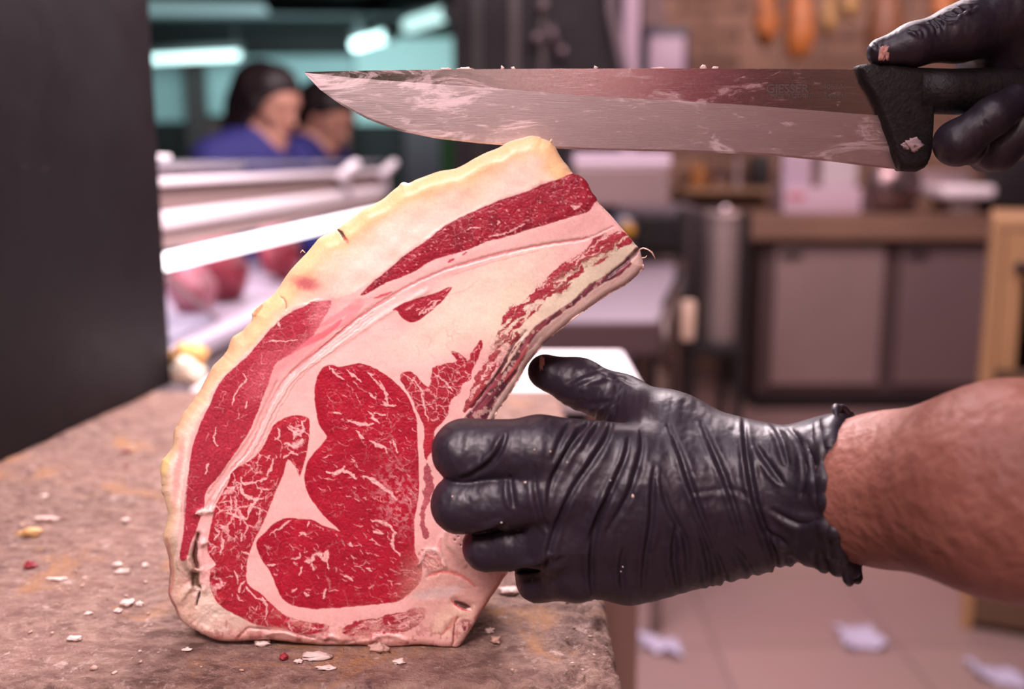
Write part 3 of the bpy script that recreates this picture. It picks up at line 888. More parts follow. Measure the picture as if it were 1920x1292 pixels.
    web('spinal', 13, 1.3, .42, 22, 1.2, .48)
    web('eye', 46, 1.4, .25, 23, 1.5, .50)
    web('eye', 15, .9, .22, 24, 1.2, .54)
    web('outer', 26, 1.5, .20, 25, 1.5, .50)
    web('cap', 20, 1.3, .22, 26, 1.2, .48)
    web('inter', 20, 1.8, .55, 27, 1.2, .42)
    # the larger pale veins that can be followed one by one
    V_ = [([(617,685),(627,700),(645,712)], 1.5), ([(650,694),(668,708),(678,716)], 2.2), ([(690,700),(712,722),(728,742)], 1.6), ([(712,714),(722,735),(727,757)], 2.0),
          ([(693,738),(703,746),(706,748)], 2.4), ([(718,752),(727,760),(742,760)], 2.6), ([(652,788),(675,796),(700,795)], 2.8), ([(690,770),(700,782),(712,794)], 2.4), ([(625,773),(640,775)], 1.8),
          ([(694,824),(706,833),(718,838),(727,850)], 3.4), ([(668,806),(676,817),(682,822)], 2.2), ([(700,775),(722,778)], 1.4), ([(735,826),(742,838),(745,850)], 1.8),
          ([(612,885),(628,888),(642,882),(656,888),(668,898)], 3.2), ([(642,882),(646,874)], 2.2), ([(680,892),(700,901),(720,914),(738,930)], 3.8), ([(733,926),(744,936)], 2.6),
          ([(695,976),(712,978),(730,986),(744,1000)], 2.6), ([(700,996),(718,1000)], 2.6), ([(742,996),(736,1010),(738,1028),(752,1040)], 2.8),
          ([(545,1047),(560,1046),(563,1036)], 1.8), ([(571,1054),(584,1050),(594,1038),(606,1046),(612,1032)], 4.2), ([(584,1050),(587,1070)], 2.2), ([(567,1062),(561,1078)], 1.8),
          ([(602,1050),(613,1050),(614,1032)], 3.0), ([(614,1052),(617,1068)], 2.0), ([(545,1110),(556,1104)], 1.6), ([(570,1110),(580,1118)], 2.2), ([(606,1120),(612,1104)], 1.8),
          ([(560,998),(572,1000),(560,1004)], 1.4), ([(576,990),(579,978)], 1.6), ([(655,1018),(662,1026)], 2.6), ([(688,1064),(697,1072)], 2.8), ([(643,1080),(655,1084),(662,1090)], 2.2),
          ([(500,1060),(516,1060)], 1.8), ([(505,1003),(525,990),(545,975)], 1.6),
          ([(450,905),(455,925),(472,935),(492,934)], 4.4), ([(425,963),(450,969),(462,972)], 3.2), ([(462,972),(474,945),(482,936)], 2.8), ([(452,972),(450,985)], 2.2), ([(455,1000),(452,1014)], 2.2),
          ([(432,930),(434,962)], 1.4), ([(412,945),(432,938)], 1.2), ([(452,894),(460,908),(485,902),(502,896)], 1.8), ([(540,800),(552,812),(548,826)], 2.2), ([(535,832),(556,836),(568,822)], 5.0),
          ([(552,812),(566,818)], 3.2), ([(520,802),(525,815),(516,826)], 2), ([(512,862),(508,880),(500,892)], 2.4), ([(566,790),(568,810)], 1.8), ([(530,860),(545,850),(560,852)], 1.8),
          ([(448,1110),(452,1096),(460,1090)], 2.8), ([(440,1070),(448,1088)], 1.6), ([(497,1160),(500,1140),(492,1120)], 2.2), ([(460,1100),(480,1120),(500,1126)], 2.0), ([(420,1010),(412,1040)], 1.8),
          ([(404,990),(410,1000),(402,1012)], 1.6), ([(455,1035),(470,1040)], 2.2),
          ([(455,700),(462,712),(450,725),(440,742)], 1.8), ([(440,738),(436,760)], 1.6), ([(500,640),(532,640),(560,638)], 1.0), ([(405,800),(402,830),(410,836)], 1.4), ([(390,868),(386,890)], 1.8),
          ([(520,600),(524,614)], 1.8), ([(460,766),(464,752)], 1.4),
          ([(932,420),(938,415)], 3.2), ([(1070,384),(1078,391),(1088,386)], 3.0), ([(915,443),(950,436),(985,420)], 2.0), ([(875,430),(900,425)], 1.0),
          ([(790,590),(802,582),(812,574),(822,562)], 2.6), ([(786,592),(796,578)], 1.8),
          ([(760,705),(785,722),(795,760),(803,790)], 1.4), ([(812,700),(830,710),(850,735)], 1.2), ([(824,725),(845,728)], 1.0)]
    for pts, w in V_:
        band(pts, w * .95, (.82, .45, .43), .92, relief=.10, rw=w + 1, vein=True, warp=2.2)
    # small dots of fat in the cap muscle
    ii = np.argwhere(MM['cap'] > 3)
    for q in range(90):
        iy, ix = ii[rng.randint(len(ii))]; cx, cy = x0 + ix * s, y0 + iy * s
        band([(cx, cy), (cx + 1.5, cy + 1)], rng.uniform(.7, 1.5), (.72, .30, .30), .6, False)
    # pale smear on the right of the eye
    put(blobm(745, 930, 38, 62, -8, .7) * sstep(.45, .62, f(6, 140, 4)) * .45, (.70, .32, .34))
    # dark purple line of the rib and its outer face
    bd, _, _ = poly_sd(X + wx2 * .5, Y + wy2 * .5, smooth_poly(BONE, 3))
    bm_ = 1 - sstep(-1.5, 1.5, bd)
    a = math.radians(-48)
    uu = X * math.cos(a) + Y * math.sin(a); vv = -X * math.sin(a) + Y * math.cos(a)
    st = fbm(uu / 9 + wx * .1, vv + wy * .15, 3.2, 171, 3)
    rimc = np.stack([.66 + .22 * st, .44 + .20 * st, .38 + .18 * st], -1)
    m = bm_[..., None]; C[:] = C * (1 - m) + rimc * m
    # darkness grows with the distance from the outline in the strip
    lowk = sstep(600, 680, Y)
    dk = sstep(20, 24, -SD + (mid - .5) * 8) * (1 - lowk) + lowk * sstep(9, 14, -SD + (mid - .5) * 10)
    rednoise = sstep(.42, .60, st)[..., None]
    darkc = np.array((.085, .012, .028)) * (1 - rednoise) + np.array((.24, .03, .05)) * rednoise
    darkc = darkc * (1 - (sstep(.58, .66, f(9, 177))[..., None]) * .6) + np.array((.62, .40, .34)) * (sstep(.60, .68, f(9, 177))[..., None]) * .6
    m = (bm_ * dk * (1 - sstep(32, 40, -SD) * 0))[..., None] * .96
    C[:] = C * (1 - m) + darkc * m
    H -= bm_ * .3 * dk
    band([(1198,466),(1188,478),(1170,494),(1140,517)], 5, (.10, .03, .04), .8, True, relief=-1.0, rw=4)
    band([(985,622),(962,650),(945,680),(925,712),(900,745),(885,765)], 2.0, (.05, .012, .015), .85, True, relief=-1.4, rw=3)
    band([(978,640),(960,668),(940,700)], 2.6, (.72, .55, .42), .7, True, relief=.7, rw=4)
    band([(990,650),(968,684),(945,716)], 3.4, (.55, .10, .10), .8, True, relief=.8, rw=6)
    # bottom right: cartilage, pit, split bone
    lowr = blobm(865, 1110, 95, 90, 0, .5)
    put(lowr * .75, (.60, .33, .27))
    put(blobm(800, 1175, 90, 34, -5, .5) * (1 - MM['back'] .clip(0, 1)) * .45, (.66, .36, .32))
    put(blobm(822, 1112, 46, 11, -8, .35) * .8, (.64, .46, .43))
    put(blobm(850, 1165, 42, 28, -15, .5) * .8, (.74, .50, .38))
    band([(800,1082),(830,1072),(865,1080),(892,1100)], 3.5, (.68, .16, .14), .7, relief=-.5, rw=4)
    band([(835,1000),(838,1020),(850,1032),(870,1060)], 4.5, (.62, .36, .30), .8, relief=.8, rw=5)
    band([(826,1010),(822,1040),(832,1062)], 5, (.70, .30, .28), .7, relief=.8, rw=6)
    band([(785,1058),(800,1032),(822,1036),(834,1062)], 4, (.78, .48, .44), .8, relief=.8, rw=5)
    band([(852,1128),(865,1134),(880,1138)], 7, (.06, .01, .012), .95, relief=-2.0, rw=7)
    band([(846,1126),(862,1140),(882,1146)], 2.0, (.50, .05, .05), .8)
    band([(884,1132),(890,1138)], 2, (.8, .6, .5), .8)
    band([(828,1190),(842,1175),(852,1160),(858,1158)], 4, (.50, .15, .10), .7, relief=-.5, rw=5)
    bd2, _, _ = poly_sd(X + wx2 * .4, Y + wy2 * .4, np.array([(858,1158),(893,1163),(876,1190),(858,1214),(850,1214),(849,1190)], float))
    put((1 - sstep(-2, 1, bd2)) * .95, (.68, .40, .34))
    put((1 - sstep(-2, 1, bd2)) * blobm(873, 1172, 12, 14, 30, .5) * sstep(.35, .55, f(4, 191, 3)), (.20, .025, .05))
    band([(858,1158),(852,1175),(850,1200),(848,1213)], 1.6, (.25, .04, .04), .9, relief=-1, rw=2)
    band([(893,1160),(915,1130),(945,1080)], 5, (.40, .06, .07), .6, False)
    for (x_, y_) in ((868, 1015), (858, 1005), (852, 1012), (862, 1022), (871, 1030), (855, 1000), (874, 1010)):
        band([(x_, y_), (x_ + 2, y_ + 1)], 2.0, (.06, .012, .015), .9, relief=-.8, rw=2)
    # wound and crack on the outer fat, slit and pit at the lower left
    band([(633,430),(640,437),(648,450)], 3.2, (.06, .015, .02), .95, relief=-1.2, rw=3)
    band([(645,445),(652,456)], 4, (.55, .06, .06), .7)
    band([(525,556),(533,562),(538,572),(537,580)], 1.4, (.50, .20, .13), .9, relief=-.6, rw=2)
    band([(478,592),(484,580),(492,572)], 5, (.62, .25, .12), .8)
    band([(372,1003),(368,1022),(366,1045),(371,1062)], 4.5, (.10, .03, .02), .95, False, relief=-3.5, rw=5)
    band([(366,1078),(367,1095),(370,1102)], 9, (.10, .055, .03), .95, False, relief=-4.0, rw=9)
    band([(376,1096),(374,1115),(368,1135)], 2.2, (.05, .02, .02), .95, relief=-1.5, rw=3)
    band([(352,1050),(358,1065),(366,1070),(374,1068)], 5, (.60, .40, .32), .9, relief=1.5, rw=6)
    band([(337,1127),(350,1108),(364,1102),(378,1106)], 5, (.66, .48, .38), .8, relief=1.6, rw=7)
    band([(368,963),(380,960),(396,958)], 6, (.82, .56, .50), .95, relief=2.0, rw=6)
    band([(372,1016),(378,1020),(384,1018)], 6, (.82, .54, .48), .95, relief=2.0, rw=6)
    band([(380,1000),(376,1030),(378,1060),(380,1075)], 6, (.80, .46, .43), .9, False, relief=.6, rw=6)
    band([(425,1162),(424,1178)], 3, (.35, .12, .10), .7)
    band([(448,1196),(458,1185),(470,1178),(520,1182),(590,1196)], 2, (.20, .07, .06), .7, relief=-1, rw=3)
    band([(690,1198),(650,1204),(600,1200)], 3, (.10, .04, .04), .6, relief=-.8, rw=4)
    for (a_, b_) in (((608,1198),(640,1204)), ((655,1207),(700,1202)), ((500,1190),(560,1196)), ((700,1196),(760,1200))):
        band([a_, ((a_[0] + b_[0]) / 2, a_[1] - 5), b_], 4, (.72, .40, .36), .8, relief=1.2, rw=5)
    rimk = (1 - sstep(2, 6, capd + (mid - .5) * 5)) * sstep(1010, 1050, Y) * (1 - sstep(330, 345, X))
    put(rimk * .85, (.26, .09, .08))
    put(blobm(309, 872, 9, 22, 8, .5) * .9, (.80, .58, .26))
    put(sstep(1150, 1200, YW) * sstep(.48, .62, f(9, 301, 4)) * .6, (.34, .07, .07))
    put(sstep(1120, 1190, YW) * sstep(.50, .60, f(22, 303, 4)) * .45, (.66, .36, .30))
    # bright ridge in the left fat and the wrinkled skin of the outer rim
    band([(352,870),(346,930),(340,1000),(330,1050)], 4, (.80, .55, .50), .5, False)
    band([(312,1010),(322,1050),(324,1090),(318,1110)], 3, (.45, .15, .12), .6, False)
    C[:] *= (1 + (fine - .5) * .14)[..., None]
    C[:] = np.clip(C, .004, .92)
    # ---- relief (mm): soft lobes, fibres, smearing
    H += (f(70, 201, 3) - .5) * 1.8 + (f(18, 202, 3) - .5) * .16 + (f(5, 203, 3) - .5) * .05
    musm = (lab > 0)
    H += musm * (-.20 * np.clip(1 - np.abs(f(13, 204, 3) - .5) * 14, 0, 1) - .11 * np.clip(1 - np.abs(f(6, 214, 3) - .5) * 10, 0, 1))
    H += capm * ((f(45, 205, 2) - .5) * 1.6 + (f(9, 206) - .5) * .5 * sstep(620, 760, Y))
    H += lowr * ((f(12, 207) - .5) * .7)
    H += blobm(375, 1120, 70, 90, 0, .5) * (f(16, 208) - .5) * 2.0
    # ---- depth: rounded rim; wide slanting rim along the rib
    dep = np.clip(-SD, 0, None) * .29e-3                      # metres inwards from the outline
    R = np.full(X.shape, .0035, dtype=np.float32)
    R = np.where(capm > .5, .0085, R)
    tt = np.clip(1 - dep / R, 0, 1)
    back = R * (1 - np.sqrt(np.clip(1 - tt * tt, 0, 1)))
    ribslope = bm_ * np.clip(.0075 - dep, 0, None) * .35
    YY = YF + back + ribslope - H * 1e-3
    # top of the fat cap turns away: yellow skin side
    use = inside
    # add ring of snapped vertices just outside
    near = (~inside) & (SD < s * 1.5)
    nb = np.zeros_like(inside)
    for dy in (-1, 0, 1):
        for dx in (-1, 0, 1):
            nb |= np.roll(np.roll(inside, dy, 0), dx, 1)
    ring = nb & ~inside
    PX = np.where(ring, QX, X); PY = np.where(ring, QY, Y)
    vert = inside | ring
    q = vert[:-1, :-1] & vert[1:, :-1] & vert[:-1, 1:] & vert[1:, 1:]
    qi = np.argwhere(q)
    used = np.zeros_like(vert)
    for (a_, b_) in ((0, 0), (1, 0), (0, 1), (1, 1)): used[qi[:, 0] + a_, qi[:, 1] + b_] = True
    vid = np.full(vert.shape, -1, dtype=np.int32); vi = np.argwhere(used); vid[used] = np.arange(len(vi))
    px = PX[used]; py = PY[used]; yy = YY[used]
    u = (px - 960) / FX; v = -(py - 646) / FX
    dyv = CP + v * SP; dzv = -SP + v * CP
    t = yy / dyv
    V = np.stack([u * t, yy, CAMZ + dzv * t], 1)
    F = np.stack([vid[qi[:, 0], qi[:, 1]], vid[qi[:, 0] + 1, qi[:, 1]], vid[qi[:, 0] + 1, qi[:, 1] + 1], vid[qi[:, 0], qi[:, 1] + 1]], 1)
    cols = C[used]
    # labels per face: majority through the label of the first corner
    boneL = 50; lab2 = np.where((bd < 0), boneL, lab)
    fl = lab2[qi[:, 0], qi[:, 1]]
    # ---- side wall: boundary loop pushed back
    e = np.concatenate([F[:, [0, 1]], F[:, [1, 2]], F[:, [2, 3]], F[:, [3, 0]]], 0)
    key = np.sort(e, 1); kk = key[:, 0].astype(np.int64) * (len(V) + 1) + key[:, 1]
    un, inv, ct = np.unique(kk, return_inverse=True, return_counts=True)
    be = e[ct[inv] == 1]
    nxt = {int(a_): int(b_) for a_, b_ in be}
    start = int(be[0, 0]); best = []
    seen = set()
    for a_ in list(nxt):
        if a_ in seen: continue
        loop = [a_]; seen.add(a_); c_ = nxt[a_]
        while c_ != a_ and c_ in nxt and c_ not in seen:
            loop.append(c_); seen.add(c_); c_ = nxt[c_]
        if len(loop) > len(best): best = loop
    loop = np.array(best)
    L0 = V[loop]; cl = cols[loop]
    cen = L0.mean(0)
    nl = len(loop)
    Vs = [V]; Cs = [cols]; Fs = [F]
    prev = loop; base = len(V)
    ZB = BT + .0002
    prof = [(.004, 1.0), (.012, .998), (.022, .985), (.034, .982), (.050, .980), (.062, .972), (.068, .955), (.071, .90), (.072, .5), (.072, .02)]
    th = np.arange(nl)
    wl = (fbm(th * 1.0, th * 0, 25, 301, 4) - .5)
    for k_, (dy_, sc) in enumerate(prof):
        P = L0.copy()
        P[:, 0] = cen[0] + (L0[:, 0] - cen[0]) * sc; P[:, 2] = cen[2] + (L0[:, 2] - cen[2]) * sc
        P[:, 1] = L0[:, 1] * max(0, 1 - dy_ / .03) + (YF + .012) * min(1, dy_ / .03) + dy_
        lowm = L0[:, 2] < cen[2] - .11
        P[:, 2] = np.where(lowm, L0[:, 2] + (cen[2] - .11 - L0[:, 2]) * (1 - sc) * 1.0, P[:, 2])
        P[:, 2] = np.maximum(P[:, 2], ZB)
        Vs.append(P)
        Cs.append(cl * (.9 + .2 * (fbm(th * 1.0, th * 0 + k_ * 3, 12, 303, 3)[:, None])))
        cur = base + np.arange(nl)
        nx2 = np.roll(cur, -1); pn = np.roll(prev, -1)
        Fs.append(np.stack([pn, prev, cur, nx2], 1))
        prev = cur; base += nl
    V2 = np.concatenate(Vs); F2 = np.concatenate(Fs); C2 = np.concatenate(Cs)
    V2[:, 2] = np.maximum(V2[:, 2], ZB)
    lab_all = np.concatenate([fl, np.full(len(F2) - len(fl), 0)])
    N = vnormals(V2, F2)
    if N[:len(V), 1].mean() > 0:
        F2 = F2[:, ::-1]; N = -N
    root = thing('rib_steak', 'thick bone-in beef rib steak with yellow fat standing upright on the butcher block', 'meat',
                 (float(cen[0]), YF + .035, BT))
    def sub(name, sel, m, label=None):
        ff = F2[sel]
        if len(ff) == 0: return
        uq, iv = np.unique(ff, return_inverse=True)
        o = np_mesh(name, V2[uq], iv.reshape(ff.shape), m, root, True, color=C2[uq], normals=N[uq])
        if label: o['label'] = label
    sub('fat', (lab_all == 0), steak_mat('fat'))
    lb = {'cap': 'long dark red muscle strip under the top fat', 'outer': 'curved red muscle along the left edge', 'island': 'small red island of muscle in the pale fat',
          'eye': 'large round marbled eye muscle', 'spinal': 'heavily veined muscle left of the eye', 'inter': 'ragged red muscle beside the rib'}
    for li, nm in enumerate(names):
        sub('muscle', (lab_all == li + 1), steak_mat('muscle'), lb.get(nm))
    sub('rib_bone', (lab_all == boneL), steak_mat('fat'), 'pale bone edge with a dark purple seam')
    # stray sinew and shreds at the rib tip and on top
    mb = MB()
    pts = [W(1199, 468, .563), W(1206, 465, .562), W(1215, 468, .560), W(1222, 473, .560), W(1227, 482, .561), W(1229, 487, .562)]
    mb.tube(pts, [.0004, .0004, .0004, .0005, .0003, .00015], 6)
    mb.build('sinew', mat('sinew', (.75, .50, .42), .4, sss=.1), root, True)
    mb = MB(); mb.tube([W(1202, 484, .564), W(1210, 483, .562), W(1213, 479, .561)], [.0005, .0003, .0001], 5)
    mb.build('sinew', mat('sinew', (.75, .50, .42), .4, sss=.1), root, True)
    mb = MB(); mb.tube([W(1200, 500, .566), W(1207, 505, .566)], [.0008, .0005], 6)
    mb.build('sinew', mat('sinew', (.75, .50, .42), .4, sss=.1), root, True)
    mb = MB()
    mb.tube([W(1031, 267, .556), W(1034, 262, .556), W(1033, 258, .556)], [.0008, .0006, .0002], 6)
    mb.build('fat_shred', mat('fat_shred', (.85, .62, .42), .4, sss=.1), root, True)
    mb = MB(); mb.tube([W(572, 474, .556), W(567, 469, .556), W(563, 474, .556)], [.0003, .0003, .0002], 5)
    mb.build('fat_shred', mat('fat_shred', (.85, .62, .42), .4, sss=.1), root, True)
    return root

def steak_mat(kind):
    nm = 'steak_' + kind
    if nm in MATS: return MATS[nm]
    m = bpy.data.materials.new(nm); m.use_nodes = True
    nt = m.node_tree; N = nt.nodes; L = nt.links
    b = N['Principled BSDF']
    at = N.new('ShaderNodeAttribute'); at.attribute_name = 'tone'
    tc = N.new('ShaderNodeTexCoord')
    nz = N.new('ShaderNodeTexNoise'); nz.inputs['Scale'].default_value = 900; nz.inputs['Detail'].default_value = 3
    L.new(tc.outputs['Object'], nz.inputs['Vector'])
    mr = N.new('ShaderNodeMapRange'); mr.inputs['From Min'].default_value = .3; mr.inputs['From Max'].default_value = .7
    amp = .22 if kind == 'muscle' else .05
    mr.inputs['To Min'].default_value = 1 - amp; mr.inputs['To Max'].default_value = 1 + amp
    L.new(nz.outputs['Fac'], mr.inputs['Value'])
    mx = N.new('ShaderNodeVectorMath'); mx.operation = 'SCALE'
    L.new(at.outputs['Color'], mx.inputs[0]); L.new(mr.outputs[0], mx.inputs['Scale'])
    L.new(mx.outputs[0], b.inputs['Base Color'])
    b.inputs['Roughness'].default_value = .42 if kind == 'muscle' else .40
    b.inputs['Specular IOR Level'].default_value = .45
    b.inputs['Subsurface Weight'].default_value = .06 if kind == 'muscle' else .12
    b.inputs['Subsurface Radius'].default_value = (1.0, .35, .22)
    b.inputs['Subsurface Scale'].default_value = .0018
    n2 = N.new('ShaderNodeTexNoise'); n2.inputs['Scale'].default_value = 700 if kind == 'muscle' else 380; n2.inputs['Detail'].default_value = 4
    L.new(tc.outputs['Object'], n2.inputs['Vector'])
    bp = N.new('ShaderNodeBump'); bp.inputs['Strength'].default_value = .42 if kind == 'muscle' else .16; bp.inputs['Distance'].default_value = .0006
    L.new(n2.outputs['Fac'], bp.inputs['Height']); L.new(bp.outputs[0], b.inputs['Normal'])
    MATS[nm] = m
    return m
steak = build_steak()
# ================================================================== THE BUTCHER: body, two gloves
def PR(px, py, Y, rpx):
    p = W(px, py, Y)
    return (p.x, p.y, p.z), rpx * Y / 1920.0 * 1.02
def cone_px(A, B, k, fl=None):
    a, ra = PR(*A); b, rb = PR(*B)
    return (a, b, ra, rb, k) if fl is None else (a, b, ra, rb, k, fl)

# ---- left hand (back of the hand to the camera, fingers in front of the meat, thumb behind it)
LH = []
def add(A, B, k=.004, fl=None): LH.append(cone_px(A, B, k, fl))
add((1015, 838, .504, 60), (1370, 895, .512, 84), .012)
add((1020, 925, .498, 60), (1370, 925, .506, 84), .012)
add((1035, 1010, .500, 58), (1370, 955, .506, 84), .012)
add((1075, 1072, .508, 58), (1370, 985, .512, 84), .012)
add((1180, 1070, .516, 66), (1400, 985, .516, 90), .012)
add((1250, 812, .530, 74), (1410, 880, .520, 84), .014)
add((1370, 925, .512, 112), (1560, 925, .495, 138), .016, (1.0, .74, 1.0))
add((1560, 925, .495, 138), (1640, 925, .484, 150), .01, (1.0, .76, 1.0))
# thumb
add((1255, 812, .535, 72), (1165, 755, .562, 50), .012)
add((1165, 755, .562, 50), (1085, 718, .578, 44), .006)
add((1085, 718, .578, 44), (1022, 697, .583, 33), .006)
# fingers
add((1010, 845, .500, 60), (872, 847, .509, 62), .006)
add((872, 847, .509, 60), (940, 856, .526, 46), .003)
add((1015, 930, .496, 58), (864, 945, .505, 57), .0015)
add((864, 945, .505, 56), (935, 948, .524, 44), .002)
add((1035, 1015, .500, 54), (914, 1025, .512, 48), .0015)
add((914, 1025, .512, 47), (980, 1030, .528, 40), .002)
add((1080, 1070, .508, 56), (1012, 1084, .520, 46), .003)
add((1012, 1084, .520, 46), (1060, 1088, .535, 38), .002)

# ---- right hand (palm side, thumb along the top of the handle, fingers under it)
RH = []
def addr(A, B, k=.004, fl=None): RH.append(cone_px(A, B, k, fl))
addr((1895, 95, .612, 92), (2080, 20, .62, 118), .012)
addr((1900, 160, .618, 70), (2060, 80, .63, 100), .012)
addr((2080, 20, .62, 112), (2230, -90, .62, 112), .014)
addr((1652, 98, .583, 25), (1712, 84, .583, 37), .004)
addr((1712, 84, .583, 37), (1800, 62, .588, 46), .004)
addr((1800, 62, .588, 46), (1930, 15, .600, 84), .008)
addr((1900, 200, .625, 56), (1820, 262, .595, 40), .004)         # fingers round the handle, tips towards the viewer
addr((1862, 218, .562, 32), (1795, 268, .566, 40), .003)
addr((1795, 268, .566, 40), (1830, 272, .595, 36), .003)
addr((1862, 218, .562, 32), (1905, 186, .568, 28), .006)
addr((1850, 288, .605, 34), (1870, 280, .578, 38), .002)
addr((1870, 280, .578, 38), (1950, 215, .572, 34), .003)
addr((1960, 260, .60, 44), (1965, 250, .58, 42), .003)
addr((1965, 250, .58, 40), (2030, 190, .58, 36), .003)
addr((1960, 240, .62, 60), (2070, 110, .63, 100), .010)

LCR = [  # folds of the left glove, in the crop's pixels
 ([(760,265),(735,330),(660,420),(610,500),(565,600),(555,700)], 1.0), ([(840,265),(800,400),(740,500),(660,620),(600,760)], 1.1), ([(795,270),(770,340),(690,470)], .8),
 ([(650,330),(600,430),(575,500)], .6), ([(890,400),(880,480),(830,600),(770,730),(740,850),(735,1000),(750,1090)], 1.2), ([(940,360),(945,460),(900,620),(860,700),(800,800)], 1.0),
 ([(500,520),(500,620),(520,720),(560,800)], .7), ([(395,560),(400,640),(410,700)], .9), ([(1050,340),(1100,450),(1150,600),(1200,740),(1250,870)], 1.0),
 ([(1000,520),(990,640),(985,760),(960,900),(950,1050)], 1.0), ([(1190,330),(1230,420),(1290,560),(1330,680),(1370,820)], 1.0), ([(1370,300),(1380,420),(1400,560),(1430,700),(1500,900),(1510,1010)], 1.4),
 ([(1480,330),(1530,400),(1560,520)], 1.2), ([(1560,360),(1620,440),(1640,560),(1610,660)], 1.0), ([(1420,430),(1480,520),(1540,600)], .9), ([(1460,790),(1560,860)], .9), ([(1480,700),(1600,760),(1700,740)], .8),
 ([(1120,560),(1240,540)], .15), ([(1140,640),(1330,620),(1440,700)], .3), ([(820,640),(760,740),(700,880)], .8), ([(1090,760),(1080,900),(1100,1050)], .9), ([(870,860),(860,960),(870,1050)], .8),
 ([(1020,560),(1060,700),(1130,840),(1140,1000)], .8), ([(1250,880),(1290,980),(1300,1060)], .8), ([(1330,860),(1400,960),(1420,1030)], .7), ([(640,640),(600,740),(560,860),(545,960)], .9),
 ([(700,330),(640,460),(590,560)], .6), ([(1690,330),(1720,450),(1730,650),(1740,900)], .8), ([(1640,420),(1680,560),(1690,700)], .9), ([(1560,900),(1620,960),(1640,1020)], 1.1), ([(1700,880),(1740,960),(1790,1020)], 1.0),
 ([(620,180),(720,130),(790,110)], .45), ([(680,190),(800,150),(880,150)], .6), ([(600,250),(720,262),(800,255),(850,235)], .5), ([(760,110),(800,130),(830,160)], .4), ([(860,140),(885,160),(930,175)], .5),
 ([(380,385),(350,460),(310,510),(255,545),(180,575)], 1.4), ([(375,760),(330,790),(240,808)], 1.2), ([(580,900),(520,945),(410,962)], 1.2), ([(400,960),(560,935),(620,900)], .8), ([(1180,760),(1220,900),(1230,1040)], .8),
 ([(460,340),(520,300),(600,285)], .5), ([(540,330),(600,290),(680,270)], .5)]
RCR = [([(545,210),(600,220),(635,260)], 1.0), ([(570,195),(640,215),(660,270)], .8), ([(690,150),(740,190),(745,250)], 1.0), ([(720,135),(770,165),(790,215)], .9), ([(760,120),(830,140),(890,135)], .9),
       ([(800,110),(870,110),(920,90)], .9), ([(860,80),(930,80),(970,60)], .9), ([(900,45),(980,60),(1030,45)], .9), ([(940,70),(1000,80)], .8), ([(270,300),(300,320),(320,350)], .6), ([(1080,860),(1110,900)], .5)]

def dress(V, F, creases, sc, ox, oy, width, depth, side=-1.0, seed=1, wr=1.0, cuff=None):
    N = vnormals(V, F)
    # outward orientation
    vol = np.einsum('ij,ij->i', V[F[:, 0]] - V.mean(0), np.cross(V[F[:, 1]] - V[F[:, 0]], V[F[:, 2]] - V[F[:, 0]])).sum()
    if vol < 0:
        F = F[:, ::-1].copy(); N = -N
    px, py = proj(V)
    face = np.clip(-N[:, 1] * 1.6 + .35, 0, 1)
    D = np.zeros(len(V))
    for pts, amp in creases:
        P = smooth_poly([(ox + a * sc, oy + b * sc) for a, b in pts], 5, closed=False)
        w = width
        lo = P.min(0) - w * 4; hi = P.max(0) + w * 4
        m = (px > lo[0]) & (px < hi[0]) & (py > lo[1]) & (py < hi[1]) & (face > 0)
        ii = np.nonzero(m)[0]
        if len(ii) == 0: continue
        x = px[ii]; y = py[ii]
        best = np.full(len(ii), 1e9); tt = np.zeros(len(ii)); sg = np.zeros(len(ii))
        n = len(P) - 1
        for i in range(n):
            e = P[i + 1] - P[i]; l2 = e @ e + 1e-9
            t = np.clip(((x - P[i, 0]) * e[0] + (y - P[i, 1]) * e[1]) / l2, 0, 1)
            dx = x - P[i, 0] - t * e[0]; dy = y - P[i, 1] - t * e[1]
            d = dx * dx + dy * dy; k = d < best
            best = np.where(k, d, best); tt = np.where(k, (i + t) / n, tt); sg = np.where(k, np.sign(e[0] * dy - e[1] * dx), sg)
        d = np.sqrt(best); tp = np.sqrt(np.clip(np.sin(np.pi * np.clip(tt, 0, 1)), 0, 1))
        ww = w * (.5 + .5 * tp)
        g = -1.0 * np.exp(-(d / ww) ** 2) + .75 * np.exp(-((d - ww * 2.0) / (ww * 1.2)) ** 2) * np.where(sg > 0, 1, .35)
        D[ii] += g * amp * tp * face[ii] * depth
    # fine tension wrinkles across the hand
    n1 = fbm(px * 1.0 + py * .15, py * .22, 11, seed + 3, 4) - .5
    n2 = fbm(px, py, 26, seed + 5, 3) - .5
    D += face * (n1 * .0007 + n2 * .0012) * wr
    return V + N * D[:, None], F

def glove_mat():
    m = mat('black_nitrile', (.019, .012, .021), .40, spec=.55, rvar=.12, vscale=60, bump=.05, bscale=300)
    return m
GL = glove_mat()
SKIN = mat('skin', (.42, .17, .125), .5, sss=.10, col2=(.23, .072, .05), vscale=14, bump=.35, bscale=120)

# cut plane of the left cuff
c0 = W(1572, 750, .495); c1 = W(1606, 1098, .488)
ax = (W(1640, 925, .484) - W(1500, 925, .502)).normalized()
dn = (c1 - c0).normalized(); nn_ = Vector((0, 1, 0)); nn_ = (ax - ax.dot(dn) * dn).normalized()
V, F = sdf_mesh(LH, .00085, 0.0, cut=[(c0, nn_)])
V = relax(V, F, 2)
V, F = dress(V, F, LCR, .4479, 780, 640, 5.4, .00150, seed=3)
V = relax(V, F, 1, .5)
